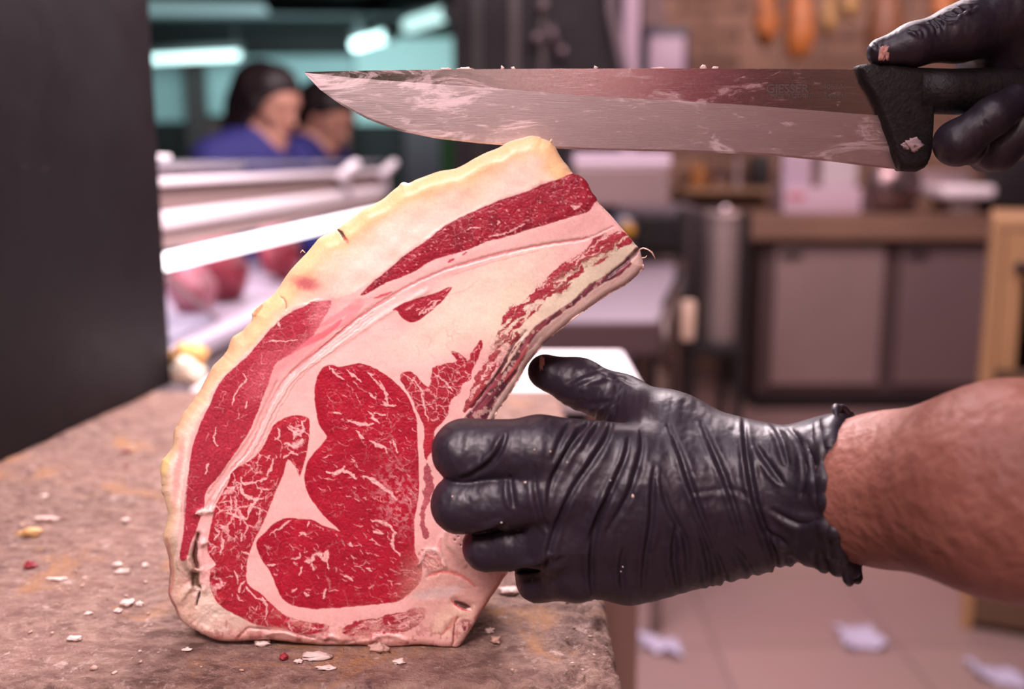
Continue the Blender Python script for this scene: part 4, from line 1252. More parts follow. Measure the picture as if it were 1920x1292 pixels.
# loose, wavy cuff
px, py = proj(V)
s_ = (V - np.array(c0)) @ np.array(nn_)
cw = np.clip(1 + s_ / .030, 0, 1)
Nn = vnormals(V, F)
th_ = np.arctan2(V[:, 2] - W(1590, 925, .49).z, V[:, 1] - .49)
V = V + Nn * (cw ** 2 * (.0011 * np.sin(th_ * 7 + 1.3) + .0008 * np.sin(th_ * 13) + .0036))[:, None]
# thumb-side fold pushed up at the cuff
butcher = thing('person', 'person in black gloves reaching in from the right, holding the rib steak and the knife', 'person', (.74, .50, 0))
glove_l = np_mesh('glove', V, F, GL, butcher); glove_l['label'] = 'black wrinkled glove gripping the rib steak'
# rolled rim of the cuff
ring = []
cen = W(1588, 925, .4925)
for k in range(72):
    a = 2 * math.pi * k / 72
    d = Vector((0, 1, 0)) * math.cos(a) * .0315 + dn * math.sin(a) * .0435
    d = d * (1 + .035 * math.sin(7 * a + 1) + .03 * math.sin(13 * a))
    p = cen + d; p = p - nn_ * ((p - c0).dot(nn_)) + nn_ * (.001 * math.sin(5 * a))
    ring.append(p)
mb = MB(); ring.append(ring[0]); mb.tube(ring, [.0019 + .0006 * math.sin(i * 1.1) for i in range(73)], 10, caps=False)
rim = mb.build('cuff_rim', GL, glove_l, True)

V, F = sdf_mesh(RH, .0009, 0.0)
V = relax(V, F, 2)
V, F = dress(V, F, RCR, .26316, 1560, 0, 3.2, .0013, seed=8, wr=.55)
glove_r = np_mesh('glove', V, F, GL, butcher); glove_r['label'] = 'glossy black glove holding the knife handle'

# crumbs stuck on the gloves
def crumb(name, P, r, seed, m, parent, label=None):
    mb = MB(); mb.blob(P, r, seed, .28, 3, 2.0); o = mb.build(name, m, parent, True)
    return o
m_fatc = mat('fat_crumb', (.72, .46, .40), .5, sss=.1, var=.2, vscale=200)
def surf(px, py, V, N=None):
    qx, qy = proj(V); d = (qx - px) ** 2 + (qy - py) ** 2
    ii = np.nonzero(d < 9)[0]
    if len(ii) == 0: ii = np.array([d.argmin()])
    return Vector(V[ii[V[ii, 1].argmin()]])

# ---- body: torso, head, arms, legs in one surface
wl = W(1560, 925, .494); el = (.335, .315, 1.045)
wr_ = W(2230, -90, .62)
BD = []
def ab(a, b, ra, rb, k=.02, fl=None): BD.append((tuple(a), tuple(b), ra, rb, k) if fl is None else (tuple(a), tuple(b), ra, rb, k, fl))
hips = (.80, .50, .95)
ab((.80, .43, .98), (.80, .57, .98), .125, .125, .04)
ab(hips, (.72, .50, 1.15), .13, .125, .05, (.85, 1.1, 1))
ab((.72, .50, 1.15), (.65, .49, 1.36), .13, .12, .05, (.85, 1.25, 1))
ab((.63, .33, 1.385), (.66, .65, 1.40), .062, .062, .05)
ab((.63, .48, 1.40), (.60, .47, 1.52), .055, .05, .03)                     # neck
ab((.585, .465, 1.60), (.56, .455, 1.65), .083, .088, .02)               # skull
ab((.53, .455, 1.585), (.52, .452, 1.545), .055, .042, .02)                   # jaw
ab((.492, .452, 1.60), (.480, .450, 1.585), .012, .015, .01)                 # nose
ab((.60, .375, 1.60), (.60, .375, 1.575), .012, .009, .006); ab((.59, .545, 1.60), (.59, .545, 1.575), .012, .009, .006)
ab((.62, .315, 1.36), (.50, .30, 1.20), .050, .046, .03)                   # left upper arm
ab((.50, .30, 1.20), el, .046, .043, .02)
ab(el, W(1900, 920, .425), .044, .0445, .02, (1, .9, 1))
ab(W(1900, 920, .425), W(1660, 920, .478), .0445, .0378, .02, (1, .86, 1))
ab(W(1660, 920, .478), W(1600, 922, .489), .0382, .0352, .006, (1, .72, 1))
ab(W(1600, 922, .489), W(1560, 922, .495), .0352, .0310, .004, (1, .70, 1))
ab(W(1560, 922, .495), W(1400, 925, .510), .030, .028, .01, (1, .70, 1))
ab((.66, .66, 1.39), (.52, .78, 1.47), .050, .045, .03)                    # right upper arm
ab((.52, .78, 1.47), (.44, .74, 1.42), .045, .044, .02)
ab((.44, .74, 1.42), wr_, .043, .030, .02)
for p in LH[:6] + LH[8:]:                                         # the hands inside the gloves
    BD.append((p[0], p[1], p[2] - .0045, p[3] - .0045, .006))
for p in RH:
    BD.append((p[0], p[1], p[2] - .0040, p[3] - .0040, .006))
for sy in (.41, .59):
    ab((.80, sy, .95), (.79, sy - .005 * (1 if sy < .5 else -1), .52), .092, .060, .03)
    ab((.79, sy, .52), (.80, sy, .10), .060, .040, .02)
    ab((.80, sy, .07), (.66, sy - .02, .04), .042, .034, .02)
V, F = sdf_mesh(BD, .0050, 0.0)
V = relax(V, F, 2)
vol = np.einsum('ij,ij->i', V[F[:, 0]] - V.mean(0), np.cross(V[F[:, 1]] - V[F[:, 0]], V[F[:, 2]] - V[F[:, 0]])).sum()
if vol < 0: F = F[:, ::-1]
V[:, 2] = np.maximum(V[:, 2], .004)
bodyo = np_mesh('body', V, F, SKIN, butcher)
# clothing outside the picture: dark shirt with short sleeves and trousers
SH = [BD[i] for i in (0, 1, 2, 3)] + [((.62, .315, 1.36), (.53, .303, 1.24), .056, .056, .03), ((.66, .66, 1.39), (.56, .75, 1.45), .056, .055, .03)]
V, F = sdf_mesh([(p[0], p[1], p[2] + .010, p[3] + .010, p[4], *(p[5:])) for p in SH], .008)
if np.einsum('ij,ij->i', V[F[:, 0]] - V.mean(0), np.cross(V[F[:, 1]] - V[F[:, 0]], V[F[:, 2]] - V[F[:, 0]])).sum() < 0: F = F[:, ::-1]
np_mesh('shirt', V, F, mat('dark_cloth', (.03, .03, .035), .8), butcher)
TR = []
for sy in (.41, .59):
    TR += [((.80, sy, .98), (.79, sy, .52), .112, .075, .03), ((.79, sy, .52), (.80, sy, .10), .075, .060, .02)]
V, F = sdf_mesh(TR, .008)
if np.einsum('ij,ij->i', V[F[:, 0]] - V.mean(0), np.cross(V[F[:, 1]] - V[F[:, 0]], V[F[:, 2]] - V[F[:, 0]])).sum() < 0: F = F[:, ::-1]
np_mesh('trousers', V, F, mat('dark_cloth'), butcher)
V, F = sdf_mesh([((.60, .468, 1.63), (.58, .458, 1.675), .088, .088, .02), ((.63, .47, 1.60), (.62, .47, 1.66), .075, .08, .02)], .007)
if np.einsum('ij,ij->i', V[F[:, 0]] - V.mean(0), np.cross(V[F[:, 1]] - V[F[:, 0]], V[F[:, 2]] - V[F[:, 0]])).sum() < 0: F = F[:, ::-1]
np_mesh('hair', V, F, mat('hair', (.02, .012, .010), .5), butcher)
for sy in (.41, .59):
    mb = MB(); mb.tube([(.85, sy, .05), (.72, sy - .01, .05), (.63, sy - .02, .045)], [.055, .052, .040], 16); mb.build('shoe', mat('black_rubber', (.02, .02, .02), .6), butcher, True)


# ================================================================== THE KNIFE
YK = .585
def steel_mat(ROUGH, nm):
    m = bpy.data.materials.new(nm); m.use_nodes = True
    nt = m.node_tree; N = nt.nodes; L = nt.links; b = N['Principled BSDF']
    b.inputs['Metallic'].default_value = 1.0
    tc = N.new('ShaderNodeTexCoord')
    def noise(sc, det, vec=None, dist=0.0, rough=.6):
        n = N.new('ShaderNodeTexNoise'); n.inputs['Scale'].default_value = sc; n.inputs['Detail'].default_value = det; n.inputs['Distortion'].default_value = dist; n.inputs['Roughness'].default_value = rough
        L.new(vec or tc.outputs['Object'], n.inputs['Vector']); return n.outputs['Fac']
    def rng(src, a, b_, c=0., d=1.):
        r = N.new('ShaderNodeMapRange'); r.inputs['From Min'].default_value = a; r.inputs['From Max'].default_value = b_; r.inputs['To Min'].default_value = c; r.inputs['To Max'].default_value = d
        L.new(src, r.inputs['Value']); return r.outputs[0]
    def math_(op, a, c):
        x = N.new('ShaderNodeMath'); x.operation = op
        for i, v in enumerate((a, c)):
            if hasattr(v, 'links'): L.new(v, x.inputs[i])
            else: x.inputs[i].default_value = v
        return x.outputs[0]
    mp = N.new('ShaderNodeMapping'); mp.inputs['Scale'].default_value = (1, 1, 26); L.new(tc.outputs['Object'], mp.inputs['Vector'])
    mp2 = N.new('ShaderNodeMapping'); mp2.inputs['Scale'].default_value = (.5, 1, 1.6); mp2.inputs['Rotation'].default_value = (0, .15, 0); L.new(tc.outputs['Object'], mp2.inputs['Vector'])
    sx = N.new('ShaderNodeSeparateXYZ'); L.new(tc.outputs['Object'], sx.inputs[0])
    # smears of grease: denser towards the tip
    g = noise(45, 9, mp2.outputs[0], 1.2, .72)
    tipw = rng(sx.outputs['X'], -.16, -.02, .07, 0.0)
    gm = math_('MULTIPLY', rng(math_('ADD', g, tipw), .56, .64), .55)
    gm2 = rng(noise(170, 6, mp2.outputs[0], .5, .7), .60, .72)
    smear = math_('MAXIMUM', gm, math_('MULTIPLY', gm2, .75))
    mx = N.new('ShaderNodeMix'); mx.data_type = 'RGBA'
    mx.inputs['A'].default_value = (.52, .43, .43, 1); mx.inputs['B'].default_value = (.80, .64, .66, 1)
    L.new(smear, mx.inputs['Factor']); L.new(mx.outputs['Result'], b.inputs['Base Color'])
    L.new(math_('MULTIPLY', smear, .45), N.new('ShaderNodeMath').inputs[0])
    me_ = math_('SUBTRACT', 1.0, math_('MULTIPLY', smear, .40)); L.new(me_, b.inputs['Metallic'])
    ro = math_('ADD', rng(noise(60, 4, mp.outputs[0]), .3, .7, ROUGH, ROUGH + .08), math_('MULTIPLY', smear, .25)); L.new(ro, b.inputs['Roughness'])
    bp = N.new('ShaderNodeBump'); bp.inputs['Strength'].default_value = .12; bp.inputs['Distance'].default_value = .0006
    L.new(math_('ADD', noise(90, 6, mp.outputs[0]), math_('MULTIPLY', smear, .35)), bp.inputs['Height']); L.new(bp.outputs[0], b.inputs['Normal'])
    return m
SPINE = [(571,135),(700,132),(850,130),(1000,129),(1150,128.5),(1300,128.5),(1450,129),(1620,130)]
EDGE = [(571,137),(600,168),(640,197),(690,224),(750,246),(820,260),(900,269),(1000,276.5),(1100,281),(1240,284),(1350,287),(1450,292),(1560,303),(1620,311),(1685,318)]
MID = [(571,136),(660,146),(740,152),(850,160),(960,168),(1100,180),(1250,188),(1400,197),(1500,205),(1640,216)]
def interp(P, x):
    P = np.array(P); return float(np.interp(x, P[:, 0], P[:, 1]))
def build_knife():
    c = W(1120, 200, YK)
    k = thing('butcher_knife', 'long smeared steel butcher knife with black handle held level above the rib steak', 'knife', (c.x, YK, W(1120, 282, YK).z))
    xs = list(np.concatenate([np.linspace(571.5, 760, 34), np.linspace(765, 1690, 90)]))
    # half thickness in mm at the spine, the grind line and the edge
    V = []; n = len(xs)
    for sgn in (-1, 1):
        for x in xs:
            xe = min(x, 1684)
            s_, m_, e_ = interp(SPINE, x), interp(MID, x), interp(EDGE, xe)
            if m_ > e_ - .5: m_ = e_ - .5 - (e_ - s_) * .05
            tp = min(1, (x - 571) / 200) ** .6
            V.append(W(x, s_, YK + sgn * .0013 * tp)); V.append(W(x, m_, YK + sgn * (.00125) * tp)); V.append(W(x, (m_ + e_) / 2, YK + sgn * .00085 * tp))
            V.append(W(x, e_ - min(4, (e_ - m_) * .3), YK + sgn * .00035 * tp)); V.append(W(x, e_, YK + sgn * .00004))
    F = []
    for h in (0, 1):
        o = h * n * 5
        for i in range(n - 1):
            for j in range(4):
                a = o + i * 5 + j; q = (a, a + 1, a + 6, a + 5)
                F.append(q if h == 0 else q[::-1])
    o = n * 5
    for i in range(n - 1):
        F.append((i * 5, (i + 1) * 5, o + (i + 1) * 5, o + i * 5)); F.append((i * 5 + 4, o + i * 5 + 4, o + (i + 1) * 5 + 4, (i + 1) * 5 + 4))
    for j in range(4):
        F.append((j, o + j, o + j + 1, j + 1)); a = (n - 1) * 5 + j; F.append((a, a + 1, o + a + 1, o + a))
    V = np.array([tuple(v) for v in V]); F = np.array(F)
    bl = np_mesh('blade', V, F, steel_mat(.36, 'satin_blade'), k, False)
    bl.data.materials.append(steel_mat(.09, 'polished_blade'))
    mi = np.zeros(len(F), dtype=np.int32)
    for h in (0, 1): mi[h * (n - 1) * 4:(h + 1) * (n - 1) * 4:4] = 1
    bl.data.polygons.foreach_set('material_index', mi)
    # handle guard, tapering black plastic, and the grip that runs into the fist
    G = [(1612,127),(1618,121),(1632,119),(1655,121),(1740,128),(1752,140),(1752,200),(1748,280),(1742,303),(1735,314),(1720,321),(1702,322),(1690,318),(1682,305),(1668,262),(1652,218),(1636,180),(1622,158),(1617,148)]
    rg = random.Random(3)
    P = smooth_poly(G, 4)
    b = bmesh.new()
    fr = [W(x + rg.uniform(-.7, .7), y + rg.uniform(-.7, .7), YK - .006) for x, y in P]
    cx, cy = 1700, 215
    def ringv(f_, yoff): return [b.verts.new(Vector((p.x + (W(cx, cy, YK).x - p.x) * f_, YK + yoff, p.z + (W(cx, cy, YK).z - p.z) * f_))) for p in fr]
    rings = [ringv(.16, -.0085), ringv(.07, -.0078), ringv(.0, -.0050), ringv(0, .0050), ringv(.07, .0078), ringv(.16, .0085)]
    for i in range(len(rings) - 1):
        m_ = len(rings[i])
        for q in range(m_): b.faces.new((rings[i][q], rings[i][(q + 1) % m_], rings[i + 1][(q + 1) % m_], rings[i + 1][q]))
    b.faces.new(rings[0]); b.faces.new(rings[-1])
    mb = MB(); mb.bm.free(); mb.bm = b
    m_h = mat('black_handle', (.010, .008, .009), .5, spec=.3, col2=(.022, .017, .018), vscale=240, bump=.15, bscale=500)
    guard = mb.build('handle_guard', m_h, k, True, 50)
    mb = MB()
    p0 = W(1715, 170, YK); p1 = W(1990, 175, YK + .012)
    mb.tube([p0, W(1780, 172, YK + .002), W(1880, 172, YK + .006), p1], [.0125, .0125, .0135, .0145], 20)
    mb.build('grip', m_h, k, True)
    # lettering etched in the blade
    def text(s_, x, y, size_px, name, bold=0.0):
        cu = bpy.data.curves.new('t', 'FONT'); cu.body = s_; cu.size = size_px * YK / 1920; cu.extrude = .00002; cu.offset = bold
        cu.align_x = 'LEFT'
        ob = bpy.data.objects.new('t', cu); COL.objects.link(ob)
        bpy.context.view_layer.update()
        me = bpy.data.meshes.new_from_object(ob.evaluated_get(bpy.context.evaluated_depsgraph_get()))
        bpy.data.objects.remove(ob); bpy.data.curves.remove(cu)
        p = W(x, y, YK - .00145)
        me.transform(Matrix.Translation(p) @ Matrix.Rotation(math.radians(90), 4, 'X'))
        me.name = name
        return link_mesh(name, me, mat('etching', (.10, .075, .07), .6), bl)
    text('GIESSER', 1436, 174, 22, 'lettering', .00004)
    text('4025 32', 1543, 168, 13, 'lettering'); text('Rostfrei', 1543, 183, 13, 'lettering')
    text('MADE IN GERMANY', 1446, 184, 8.5, 'lettering')
    mb = MB(); a = W(1436, 178.5, YK - .00146); b2 = W(1527, 177.0, YK - .00140); mb.box(a.x, b2.x, a.y, a.y + .00004, b2.z, a.z + .0003 if a.z + .0003 > b2.z else b2.z + .0003); mb.build('underline', mat('etching'), bl)
    return k
knife = build_knife()

def flake(name, label, P, r, seed, m, cat='crumb', group=None, amp=.35, rot=None):
    mb = MB(); mb.blob(P, r, seed, amp, 3, 1.9)
    o = mb.build(name, m, None, True); tag(o, label, cat, group); return o
m_fat = mat('crumb_fat', (.78, .58, .52), .5, sss=.12, var=.15, vscale=120)
m_redc = mat('crumb_red', (.33, .03, .045), .4, var=.3, vscale=150)
m_yelc = mat('crumb_yellow', (.72, .42, .17), .5, sss=.1, var=.35, vscale=120)
# shreds along the spine of the blade
for i, (x, w_, h_) in enumerate(((838, 9, 2.2), (872, 14, 2.6), (942, 3, 4), (962, 3.5, 3), (1117, 3.5, 3), (1237, 12, 2), (1319, 5, 5), (1341, 5, 3))):
    p = W(x, interp(SPINE, x) - h_ * .3, YK)
    flake('meat_shred', 'pink meat shred on the knife spine, ' + ['leftmost, near the tip', 'long flat one above the rib steak fat', 'before the pale streak', 'small one over the pale streak', 'left of the white dispenser', 'wide pale one under the white dispenser', 'tall one right of the dispenser', 'last one towards the handle'][i],
          (p.x, p.y, p.z), (w_ * 3.0e-4, .0010, h_ * 3.0e-4), 40 + i, m_fat, 'crumb')
p = W(1655, 99, .567); 
# ================================================================== TWO WORKERS IN BLUE BEHIND THE CASE
def outward(V, F):
    if np.einsum('ij,ij->i', V[F[:, 0]] - V.mean(0), np.cross(V[F[:, 1]] - V[F[:, 0]], V[F[:, 2]] - V[F[:, 0]])).sum() < 0: F = F[:, ::-1]
    return V, F
def worker(head, yaw, pitch, label, longhair, eyes=True):
    """head: world position of the head's centre; yaw: direction the face looks (0 = +x, -90 = to the camera)"""
    H = Vector(head)
    R = Matrix.Rotation(math.radians(yaw), 3, 'Z') @ Matrix.Rotation(math.radians(pitch), 3, 'Y')
    RB = Matrix.Rotation(math.radians(yaw - 5), 3, 'Z')
    def h(x, y, z): p = H + R @ Vector((x, y, z)); return (p.x, p.y, p.z)
    base = H + R @ Vector((-.03, 0, -.13))
    def t(x, y, z): p = Vector((base.x, base.y, 0)) + RB @ Vector((x, y, 0)); return (p.x, p.y, z)
    zs = H.z - .165
    B = []
    def a(p, q, ra, rb, k=.02, fl=None): B.append((p, q, ra, rb, k) if fl is None else (p, q, ra, rb, k, fl))
    a(h(-.028, 0, .032), h(.012, 0, .040), .082, .076, .02)
    a(h(.030, 0, .02), h(.050, 0, -.055), .060, .040, .03)
    a(h(.058, 0, -.085), h(.050, 0, -.075), .024, .030, .02)
    a(h(.088, 0, .012), h(.104, 0, -.022), .008, .012, .010)
    a(h(.104, 0, -.024), h(.100, 0, -.024), .012, .012, .006)
    a(h(.086, -.014, -.050), h(.086, .014, -.050), .0085, .0085, .006)
    a(h(.082, -.014, -.062), h(.082, .014, -.062), .009, .009, .006)
    a(h(.070, -.030, .030), h(.070, .030, .030), .016, .016, .02)
    for s_ in (-1, 1):
        a(h(.058, s_ * .036, -.020), h(.045, s_ * .048, -.015), .022, .018, .02)
        a(h(-.006, s_ * .078, .010), h(-.004, s_ * .078, -.022), .014, .010, .006)
    a(h(-.02, 0, -.05), t(0, 0, zs + .06), .052, .055, .03)
    n0 = len(B)
    a(t(0, -.15, zs), t(0, .15, zs), .062, .062, .06)
    a(t(0, 0, zs), t(-.01, 0, zs - .30), .115, .105, .06, (.9, 1.15, 1) if abs(yaw) < 45 else (1.15, .9, 1))
    a(t(-.01, 0, zs - .30), t(-.01, 0, zs - .50), .105, .125, .05)
    for s_ in (-1, 1):
        a(t(0, s_ * .185, zs - .01), t(.03, s_ * .20, zs - .28), .052, .042, .03)
        a(t(.03, s_ * .20, zs - .28), t(.22, s_ * .12, zs - .36), .040, .028, .02)
    n1 = len(B)
    for s_ in (-1, 1):
        a(t(.22, s_ * .12, zs - .36), t(.30, s_ * .08, zs - .37), .028, .022, .02)
        a(t(-.01, s_ * .085, zs - .52), t(-.01, s_ * .09, .48), .085, .055, .03)
        a(t(-.01, s_ * .09, .48), t(-.03, s_ * .09, .08), .055, .036, .02)
        a(t(-.04, s_ * .09, .05), t(.12, s_ * .10, .035), .040, .030, .02)
    root = thing('person', label, 'person', (base.x, base.y, 0))
    V, F = outward(*sdf_mesh(B, .007)); V = relax(V, F, 1); V[:, 2] = np.maximum(V[:, 2], .003)
    np_mesh('body', V, F, mat('worker_skin', (.66, .33, .24), .5, sss=.1), root)
    V, F = outward(*sdf_mesh([(p[0], p[1], p[2] + .012, p[3] + .012, p[4], *p[5:]) for p in B[n0:n1]] , .009))
    px = V[:, 2]
    np_mesh('shirt', V, F, mat('blue_shirt', (.040, .040, .235), .75, var=.2, vscale=20), root)
    V, F = outward(*sdf_mesh([(t(-.01, s_ * .085, zs - .46), t(-.01, s_ * .09, .46), .102, .070, .02) for s_ in (-1, 1)] + [(t(-.01, s_ * .09, .46), t(-.03, s_ * .09, .10), .070, .055, .02) for s_ in (-1, 1)], .009))
    np_mesh('trousers', V, F, mat('dark_cloth'), root)
    HR = [(h(-.040, 0, .050), h(.008, 0, .062), .088, .078, .02), (h(-.060, 0, .0), h(-.055, 0, .04), .075, .08, .02)]
    for s_ in (-1, 1): HR.append((h(.012, s_ * .045, .062), h(-.03, s_ * .058, .03), .042, .045, .02))
    if longhair:
        HR += [(h(.045, -.045, .070), h(.012, -.078, .01), .022, .020, .015), (h(.012, -.078, .01), h(-.02, -.080, -.06), .020, .022, .015), (h(.045, .045, .070), h(.012, .078, .01), .022, .020, .015), (h(-.075, 0, -.02), t(-.085, .02, zs + .01), .075, .070, .03), (h(-.055, -.05, -.01), t(-.06, -.05, zs + .02), .045, .048, .02), (h(-.055, .05, -.01), t(-.06, .05, zs + .02), .045, .048, .02),
               (h(.03, -.035, .075), h(-.03, -.06, .055), .030, .04, .02)]
    else:
        HR += [(h(-.075, 0, -.02), h(-.09, 0, -.08), .055, .04, .02)]
    V, F = outward(*sdf_mesh(HR, .006))
    np_mesh('hair', V, F, mat('black_hair', (.018, .010, .012), .45), root)
    for s_ in (-1, 1):
        mb = MB(); e = h(.0775, s_ * .030, .006); mb.blob(e, (.010, .010, .006), 1, 0.0, 2); mb.build('eye', mat('eye_dark', (.02, .01, .01), .3), root, True)
        mb = MB(); mb.tube([h(.082, s_ * .016, .028), h(.080, s_ * .032, .031), h(.068, s_ * .046, .026)], [.003, .003, .0015], 6); mb.build('eyebrow', mat('black_hair'), root, True)
    mb = MB(); mb.tube([h(.091, -.020, -.0555), h(.0955, 0, -.0555), h(.091, .020, -.0555)], [.002, .004, .002], 8); mb.build('lips', mat('lips', (.36, .10, .09), .5), root, True)
    return root
w1 = worker(W(503, 200, 3.32), -27, 17, 'person with long dark hair in a blue shirt, left one behind the display case', True)
w2 = worker(W(612, 222, 3.95), -22, 28, 'person with short dark hair looking down, half hidden behind the knife tip', False)
# ================================================================== THE DISPLAY CASE
def cl(s, off=0.0):            # x of the case's service side at depth s
    return -.51 + .0885 * (s - 1.5) + off
S0, S1 = 1.42, 3.05
M_WHITE = mat('white_enamel', (.84, .76, .80), .6)
M_STEEL = mat('brushed_steel', (.44, .34, .33), .42, metal=.6, rvar=.15, vscale=4, stretch=(1, 1, 12))
M_STEELD = mat('dull_steel', (.36, .28, .28), .45, metal=.6, rvar=.1, vscale=6)
M_BLACK = mat('black_plastic', (.018, .015, .018), .45)
case = thing('display_case', 'long glass meat display case with white rails and a glowing tube, left behind the steak', 'display case', (cl(2.2, -.25), 2.2, 0))
def bar(name, z0, z1, o0, o1, m, s0=S0, s1=S1, parent=case, smooth=False, bev=.003):
    mb = MB()
    pts = [(cl(s0, o0), s0, z0), (cl(s0, o1), s0, z0), (cl(s0, o1), s0, z1), (cl(s0, o0), s0, z1)]
    b = mb.bm
    A = [b.verts.new(p) for p in pts]
    B_ = [b.verts.new((p[0] + cl(s1) - cl(s0), s1, p[2])) for p in pts]
    b.faces.new(A); b.faces.new(B_[::-1])
    for i in range(4): b.faces.new((A[(i + 1) % 4], A[i], B_[i], B_[(i + 1) % 4]))
    if bev: bmesh.ops.bevel(b, geom=list(b.edges), offset=bev, segments=2, affect='EDGES')
    return mb.build(name, m, parent)
bar('top_rail', 1.139, 1.152, -.030, .004, M_WHITE)
bar('fascia', 1.104, 1.138, -.022, -.006, mat('fascia_brown', (.26, .18, .17), .6))
bar('middle_rail', 1.076, 1.103, -.030, .010, M_WHITE, bev=.006)
bar('canopy', 1.050, 1.075, -.060, -.004, mat('canopy_beige', (.42, .30, .28), .5))
mb = MB(); mb.tube([(cl(1.46), 1.46, 1.030), (cl(3.0), 3.0, 1.030)], .0125, 16)
mb.build('tube_light', mat('case_tube_glow', (1, 1, 1), .4, emit=(1.0, .90, .96), es=4.5), case, True)
mb = MB(); mb.tube([(cl(1.44), 1.44, 1.030), (cl(1.462), 1.462, 1.030)], .0145, 16); mb.build('tube_cap', M_WHITE, case, True)
M_GLASS = mat('case_glass', (.95, .93, .97), .04, trans=1.0, alpha=.16)
bar('glass_top', 1.168, 1.176, -.42, -.004, mat('glass_shelf', (.62, .62, .68), .08, trans=.4, alpha=.55), s0=1.35, bev=.001)
bar('deck', .86, .885, -.42, -.01, mat('deck_white', (.50, .43, .52), .5), bev=.003)
bar('base_cabinet', .02, .859, -.42, -.02, mat('case_base', (.34, .30, .33), .5), bev=.004)
bar('glass_front', .886, 1.166, -.425, -.419, M_GLASS, bev=0)
bar('back_rail', 1.148, 1.166, -.44, -.412, M_WHITE)
# curved supports and a thin stay
for s_ in (1.75, 2.55):
    mb = MB(); P = []
    for i in range(11):
        a = i / 10 * math.pi / 2
        P.append((cl(s_, -.40 + .33 * (1 - math.cos(a))), s_, .885 + .155 * math.sin(a) + .0))
    mb.tube(P, .010, 10); mb.build('curved_support', mat('support_pink', (.55, .42, .46), .35, metal=.5), case, True)
mb = MB(); mb.tube([W(300, 510, 1.62), W(432, 618, 1.95)], .0045, 8); mb.build('stay_rod', M_STEEL, case, True)
for s_, k in ((2.52, 0), (2.98, 1)):
    mb = MB(); P = []
    for i in range(9):
        a = -.3 + i / 8 * (math.pi + .3)
        P.append((cl(s_, .012 + .030 * math.sin(a)), s_ - .035 * math.cos(a), 1.135 + .035 * math.sin(a * .9 + .2)))
    P.append((P[-1][0], P[-1][1], 1.09))
    mb.tube(P, .011, 12); mb.build('hinge', mat('hinge_white', (.85, .78, .84), .3), case, True)
# things on the glass top
def gbox(name, label, cat, px0, py0, px1, py1, D, m, depth=.05, group=None, bev=.006, parent=None):
    a = W(px0, py1, D); b = W(px1, py0, D)
    mb = MB(); mb.box(a.x, b.x, D, D + depth, a.z, b.z, min(bev, (b.x - a.x) * .3, (b.z - a.z) * .3, depth * .3))
    o = mb.build(name, m, parent, True, 40)
    if parent is None: tag(o, label, cat, group)
    return o
mb = MB(); mb.box(cl(1.5, -.17), cl(1.5, -.02), 1.40, 1.62, 1.1765, 1.186, .003); o = mb.build('paper_stack', mat('paper_white', (.86, .80, .82), .6)); tag(o, 'flat white stack of paper on the glass top of the display case', 'paper')
# cuts of meat on the deck
M_RM = mat('case_meat', (.42, .05, .08), .4, var=.5, vscale=25); M_PM = mat('case_meat_pink', (.62, .28, .33), .4, col2=(.45, .10, .14), vscale=22)
for i, (s_, o_, rx, ry, rz, m_, lb) in enumerate(((1.92, -.13, .040, .06, .055, M_PM, 'pink joint of meat in the display case, nearest the tube light end'),
      (2.14, -.15, .045, .07, .070, M_RM, 'big dark red joint of meat in the middle of the display case'), (2.36, -.27, .05, .07, .085, M_PM, 'tall pink joint of meat behind the big dark red one in the display case'),
      (2.52, -.15, .045, .07, .065, M_RM, 'red joint of meat in the display case close to the steak edge'), (2.76, -.24, .05, .08, .075, M_PM, 'farthest pink joint of meat in the display case'))):
    mb = MB(); mb.blob((cl(s_, o_), s_, .886 + rz * .92), (rx, ry, rz), 200 + i, .15, 3, 1.2)
    o = mb.build('meat_joint', m_, None, True); tag(o, lb, 'meat')
mb = MB(); mb.box(cl(1.75, -.36), cl(1.75, -.06), 1.62, 1.86, .886, .90, .004); o = mb.build('meat_tray', mat('tray_blue', (.46, .46, .58), .35)); tag(o, 'shallow bluish tray at the near end of the display case', 'tray')

# ---- white worktop behind the block, with the yellow food on it
t = thing('white_worktop', 'bright white worktop standing right behind the butcher block', 'worktop', (-.17, 1.6, 0))
mb = MB(); mb.box(-.40, .165, 1.235, 1.50, .868, .8985, .006); mb.build('top', mat('worktop_white', (.88, .80, .84), .4), t)
mwp = mat('beige_wood', (.78, .52, .42), .55, var=.2, vscale=8, stretch=(6, 6, .4))
for (x, y) in ((-.37, 1.28), (.139, 1.275), (-.37, 1.47), (.139, 1.47)):
    mb = MB(); mb.box(x - .026, x + .026, y - .022, y + .022, 0, .8685, .003); mb.build('leg', mwp, t)
for (x, y, c_, lb, r) in ((352, 676, (.85, .45, .12), 'orange-yellow piece of food on the white worktop beside the black panel', .020), (366, 692, (.90, .78, .62), 'pale cream piece of food in front of the orange one beside the black panel', .017)):
    p = Wz(x, y + 16, .9005)
    mb = MB(); mb.blob((p.x, p.y + (.0 if r > .018 else -.03), .9005 + r * .8), (r * 1.25, r, r), 300 + x, .2, 3); o = mb.build('food_piece', mat('food_%.2f' % c_[1], c_, .5, sss=.1, var=.25, vscale=60), None, True); tag(o, lb, 'food')

